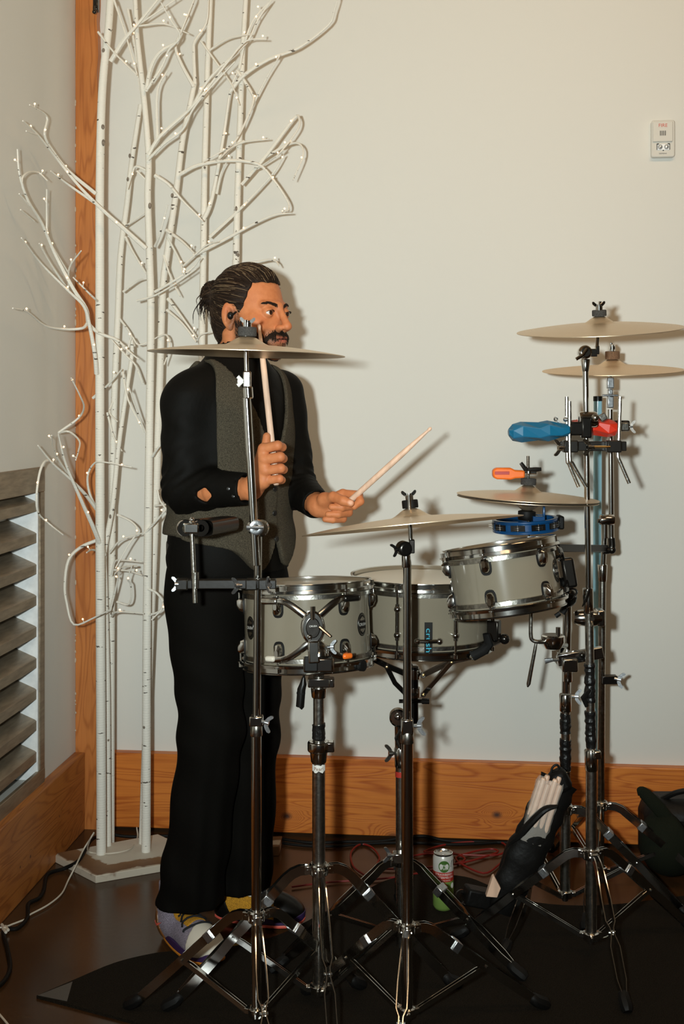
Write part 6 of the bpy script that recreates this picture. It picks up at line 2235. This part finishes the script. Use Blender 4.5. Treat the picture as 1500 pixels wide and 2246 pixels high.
# ---------------- clothes
def sleeve_d(p, S, E, Wr, ru, re, rw):
    d = smin(cone(p, S, E, ru, re), cone(p, E, Wr, re, rw), .018)
    # folds gathering at the elbow
    de = np.linalg.norm(p-E, axis=1)
    w = np.exp(-(de/.085)**2)
    ax = (Wr-E)/np.linalg.norm(Wr-E)
    up = (S-E)/np.linalg.norm(S-E)
    ph = (p-E)@(ax-up)
    d = d+w*.0042*np.sin(ph*150+np.sin(p[:, 2]*60)*1.2)
    ds = (p-E)@up
    d = d+.0022*np.sin(ds*70+(p@ax)*40)*np.exp(-((ds-.14)/.1)**2)
    return d
def shirt_d(p):
    d = torso(p, .0)
    d = smin(d, sleeve_d(p, SHR, ELR, ELR+(WRR-ELR)*.93, .061, .054, .039), .03)
    d = smin(d, sleeve_d(p, SHL, ELL_, ELL_+(WRL-ELL_)*.90, .060, .051, .038), .03)
    q = tl(p)
    # collar band, stands open at the front
    col = cone(q, (0, .010, 1.475), (0, .022, 1.530), .074, .068)
    col = np.maximum(col, -cone(q, (0, .010, 1.44), (0, .024, 1.60), .067, .061))
    d = smin(d, col, .008)
    # neck opening
    d = smax(d, -cone(q, (0, .018, 1.50), (0, .035, 1.70), .060, .070), .004)
    # open ends at the wrists
    for E, Wr in ((ELR, WRR), (ELL_, WRL)):
        a = (Wr-E)/np.linalg.norm(Wr-E)
        Q = E+(Wr-E)*.93
        cut = np.maximum((p-Q)@a, np.linalg.norm(p-Wr, axis=1)-.09)
        d = np.where(np.linalg.norm(p-Wr, axis=1) < .085, np.maximum(d, (p-Q)@a), d)
        d = np.maximum(d, -cone(p, Q-a*.03, Q+a*.04, .0315, .0315))
        # cuff seam
        s_ = (p-E)@a-np.linalg.norm(Q-E)+.062
        d = d+.0014*np.exp(-(s_/.0022)**2)
    # gap of the sleeve placket
    g = nv(P(450, 1086, 2.835))
    gq = np.abs(p-g)
    return smax(d, -np.maximum((gq[:, 0]/.0235+np.abs(gq[:, 2]+.2*(p-g)[:, 0])/.0195-1)*.014, gq[:, 1]-.024), .002)
shirt = sdf_part('shirt', shirt_d, (-.60, 2.66, .97), (.04, 3.36, 1.60), .0052, 'shirt', person, 1)
# bare skin showing through the sleeve gap belongs to the forearm, so thicken it there
for i, (px, py) in enumerate(((501, 1072), (512, 1088))):
    b = MB(); b.lathe([(0, 0), (.0042, 0), (.0045, .001), (.003, .0018), (0, .0015)], P(px, py, 2.785), (-.1, -1, .1), 14); part('cuff_button', b, 'vestback', shirt)

def vest_d(p):
    q = tl(p)
    a = q[:, 0]; f = q[:, 1]; z = q[:, 2]
    d = torso(p, .0095)
    d = smin(d, ell(q, (0, .004, 1.03), (.183, .142, .16)), .03)
    d = np.maximum(d, -torso(p, -.002))
    # hem: rises towards the sides, two front points
    ff = np.clip((f-.0)/.12, 0, 1)
    cl = a-.012
    pt = .062*np.exp(-((np.abs(cl)-.055)/.050)**2)*ff
    notch = .035*np.exp(-(cl/.020)**2)*ff
    hem = 1.068-.022*ff-pt+notch
    d = np.maximum(d, hem-z)
    # armholes
    for s, S in ((-1, SHR), (1, SHL)):
        S_l = tl(S[None])[0]
        ra, rb = (.112, .106) if s < 0 else (.072, .046)
        arm = cone(q, S_l+np.array([s*.05, .0, .06]), S_l+np.array([s*.035, .004, -.155]), ra, rb)
        d = smax(d, -arm, .003)
    d = np.maximum(d, z-1.505)
    # V neck
    vz = 1.225
    w = np.clip((z-vz)*.42, 0, .2)+.0
    v = np.abs(a-.008)-w
    d = np.where(f > -.01, np.maximum(d, -np.maximum(v*.92, -(z-vz))), d)
    neck = cone(q, (0, -.01, 1.47), (0, .03, 1.62), .083, .083)
    d = smax(d, -neck, .003)
    # overlapped front edge as a step
    d = d-.0022*np.clip((a-.004)/.002, 0, 1)*(f > 0)*0-.0024*((a < .016) & (f > .02))
    # folds at the waist
    d = d+.0016*np.sin(z*95+a*30)*np.exp(-((z-1.13)/.07)**2)
    return d
vest = sdf_part('vest', vest_d, (-.58, 2.78, .93), (-.02, 3.34, 1.53), .0042, 'vest', person, 1)
for z in (1.185, 1.125, 1.060):
    p0 = project(np.array([tw(.004, .17, z)]), vest_d, 0.001, 8)[0]
    b = MB(); nrm = Vector(FD.tolist()); b.lathe([(0, 0), (.0068, 0), (.0075, .0012), (.0065, .0028), (.004, .0022), (0, .0022)], Vector(p0), nrm, 18); part('vest_button', b, 'vestback', vest)

AH = [h+ZD*0 for h in (LEGS[0][0], LEGS[1][0])]
HEMS = [V3(-.394, 3.062, .110), V3(-.274, 3.185, .105)]
def trousers_d(p):
    q = tl(p)
    d = ell(q, (0, -.004, .955), (.176, .136, .130))
    for i, (hp, kn, an) in enumerate(LEGS):
        s = cone(p, hp+V3(0, 0, -.02), kn, .103, .079)
        t_ = cone(p, kn, HEMS[i], .079, .083)
        e = smin(s, t_, .03)
        ph = p[:, 2]*46+p[:, 0]*30+i
        e = e+.0030*np.sin(ph+2*np.sin(p[:, 2]*9))*np.clip((1.05-p[:, 2])/.5, .3, 1)
        e = e+.0035*np.sin(p[:, 0]*95+p[:, 1]*60+i*2)*np.clip((.75-p[:, 2])/.5, 0, 1)
        e = np.maximum(e, HEMS[i][2]-.0-p[:, 2])
        e = np.maximum(e, -cone(p, HEMS[i]-ZD*.06, HEMS[i]+ZD*.03, .074, .070))
        d = smin(d, e, .022)
    d = np.maximum(d, q[:, 2]-1.045)
    d = np.maximum(d, -np.maximum(ell(q, (0, 0, 1.04), (.160, .120, .03)), -(q[:, 2]-1.02)))
    return d
sdf_part('trousers', trousers_d, (-.62, 2.78, .05), (-.02, 3.40, 1.07), .0062, 'trouser', person, 1)
def belt_d(p):
    q = tl(p)
    r = ell(q*np.array([1, 1, .0])+np.array([0, 0, 1.0]), (0, -.004, 1.0), (.1745, .1345, .1))
    return np.maximum(np.maximum(r, -(r+.008)), np.abs(q[:, 2]-1.030)-.018)
sdf_part('belt', belt_d, (-.56, 2.82, 1.0), (-.03, 3.32, 1.06), .0042, 'belt', person, 1)
bl = tw(-.135, -.125, 1.03)
b = MB(); b.tube(spline([P(370, 1205, 2.98), P(366, 1222, 2.98), P(369, 1245, 2.98), P(375, 1255, 2.98)], 4), .0035, 6); part('belt_strap', b, 'belt', person)

# ---------------- shoes
def shoe(heel, toe, name_label, mats, W_=.050, extra=None):
    heel, toe = nv(heel), nv(toe)
    ax = (toe-heel); L = np.linalg.norm(ax); ax /= L
    sd = np.cross(ZD, ax)            # left of the walking direction
    z0 = .007
    def loc(p):
        q = p-heel
        return np.stack([q@ax/L, q@sd, q[:, 2]-z0], 1)
    def wp(t, s, z): return Vector((heel+ax*L*t+sd*s+ZD*(z+z0)).tolist())
    def width(t):
        return W_*(.64+.36*np.sin(np.clip((t+.05)/1.1, 0, 1)*PI*.78-.35))
    root = MB()
    # sole outline
    def outline(sc, k=30):
        o = []
        for i in range(k):
            a = 2*PI*i/k
            t = .5-.5*math.cos(a)
            w = float(width(np.array(t)))*sc
            o.append((t, math.copysign(w*abs(math.sin(a))**.62, math.sin(a))))
        return o
    def layer(h0, h1, s0, s1, m, nm, parent, lab=None, t0=0, t1=1.01):
        b_ = MB()
        o0 = [(t, s) for t, s in outline(s0)]; o1 = [(t, s) for t, s in outline(s1)]
        k = len(o0)
        def up(t): return .010*max(0, (t-.8)/.2)**2+.004*max(0, (.12-t)/.12)
        b_.v = [wp(.5+(t-.5)*.995, s, h0+up(t)) for t, s in o0]+[wp(.5+(t-.5)*1.0, s, h1+up(t)) for t, s in o1]
        b_.f = [tuple(range(k)), tuple(reversed(range(k, 2*k)))]+[(i, k+i, k+(i+1) % k, (i+1) % k) for i in range(k)]
        b_.mi = [0]*len(b_.f)
        return part(nm, b_, m, parent, bev=.002, label=lab)
    def upper(p):
        q = loc(p); t, s, z = q[:, 0], q[:, 1], q[:, 2]
        P3 = np.stack([t*L, s, z], 1)
        d = ell(P3, (.045, 0, .045), (.048, .036, .055))
        d = smin(d, ell(P3, (.13*L/.27, 0, .040), (.090, .039, .045)), .03)
        d = smin(d, ell(P3, (L-.070, 0, .032), (.066, .045, .034)), .03)
        d = smin(d, cone(P3, (.050, 0, .06), (.056, 0, .150), .040, .043), .025)
        d = np.maximum(d, .014-z)
        return d
    def up_open(p):
        q = loc(p); P3 = np.stack([q[:, 0]*L, q[:, 1], q[:, 2]], 1)
        return np.maximum(upper(p), q[:, 2]-.150)
    c0 = np.minimum(heel, toe)-.07; c1 = np.maximum(heel, toe)+.07; c0[2] = 0; c1[2] = .17
    def msk(test):
        def fn(p):
            q = loc(p); return test(q[:, 0]*L, q[:, 1], q[:, 2])
        return fn
    up_ = sdf_part('shoe', up_open, c0, c1, .0030, mats['upper'], person, 1, label=name_label)
    def shell(nm, region, g, m, parent, lab=None, h=.0028):
        def fn(p):
            q = loc(p)
            return np.maximum(upper(p)-g, region(q[:, 0]*L, q[:, 1], q[:, 2]))
        return sdf_part(nm, fn, c0, c1, h, m, parent, 1, label=lab)
    layer(0, .008, .98, 1.0, mats['out'], 'outsole', up_)
    layer(.008, .026, 1.0, .97, mats['mid'], 'midsole', up_)
    shell('toe_cap', lambda t, s, z: (L-.088)-t+.25*np.abs(s), .0028, mats['toe'], up_)
    shell('tongue', lambda t, s, z: np.maximum(np.maximum(np.abs(s)-.027, np.abs(t-.110)-.050), .045-z), .0022, mats['tongue'], up_)
    shell('heel_counter', lambda t, s, z: np.maximum(t-.055+.4*(z-.03), z-.075), .003, mats['heel'], up_)
    for i in range(5):
        tt = .082+.021*i
        cs_ = []
        for k in range(9):
            s_ = lerp(-.026, .026, k/8)
            cs_.append(heel+ax*(tt+.008*math.sin(k/8*PI*2+i))+sd*s_+ZD*(.10-.010*i))
        cs_ = project(np.array(cs_), upper, .0045, 6)
        b_ = MB(); b_.tube([Vector(x) for x in cs_], .0028, 6); part('lace', b_, 'lace' if mats['lace'] == 'lace' else mats['lace'], up_)
    return up_, wp, upper, ax, sd, L
sh1, wp1, up1, ax1_, sd1, L1 = shoe((-.468, 3.125, 0), (-.305, 2.925, 0), 'lilac grey knit high-top with mustard tongue, white toe and orange heel',
     dict(upper='knit', out='orangerub', mid='purple', toe='offwhite', tongue='yellow', heel='brownrub', lace='lace'))
sh2, wp2, up2, ax2_, sd2, L2 = shoe((-.345, 3.215, 0), (-.098, 3.170, 0), 'black and mustard high-top with a coral pink mark and purple sole',
     dict(upper='yellow', out='pink', mid='purple', toe='black', tongue='offwhite', heel='black', lace='lace'))
def swoosh(wp, upf, ax, side, t0, z0, ln, m, parent):
    pts2 = [(0, .010), (.10, .0), (.30, -.004), (.55, .002), (1.0, .020), (.5, .0085), (.30, .0055), (.16, .0065)]
    arr = []
    for u, v in pts2:
        arr.append(np.array(tuple(wp(t0+u*ln, side*.07, z0+v))))
    arr = project(np.array(arr), upf, .0042, 10)
    b_ = MB(); b_.add([Vector(x) for x in arr], [(0, 1, 7), (1, 2, 6, 7), (2, 3, 5, 6), (3, 4, 5)])
    o = part('side_mark', b_, m, parent, smooth=False)
    md_ = o.modifiers.new('solid', 'SOLIDIFY'); md_.thickness = .001; md_.offset = 0
swoosh(wp1, up1, ax1_, -1, .07, .040, .20, 'pink', sh1)
swoosh(wp2, up2, ax2_, -1, .56, .034, .17, 'pink', sh2)

# ---------------- drumsticks in his hands
def stick(tip, butt, label, r=.0074):
    tip, butt = Vector(tip), Vector(butt)
    d = (butt-tip).normalized()
    L = (butt-tip).length
    t = thing('drumstick', label, 'drumstick', (tip+butt)/2)
    b = MB()
    b.tube([tip+d*.012, tip+d*.03, tip+d*.085, tip+d*.11, butt-d*.004, butt], [.0032, .0042, .0068, r, r, r*.72], 16)
    part('shaft', b, 'stick', t)
    b = MB()
    b.tube([tip, tip+d*.0015, tip+d*.005, tip+d*.010, tip+d*.013], [.0016, .0034, .0044, .0038, .0030], 14)
    part('bead', b, 'stick', t)
    return t
stick(P(568, 711, 2.885), P(606, 1064, 2.765), 'pale drumstick held upright in the fist beside the face of the drummer')
stick(P(946, 938, 2.86), P(735, 1128, 2.928), 'pale drumstick held out to the right over the ride cymbal')
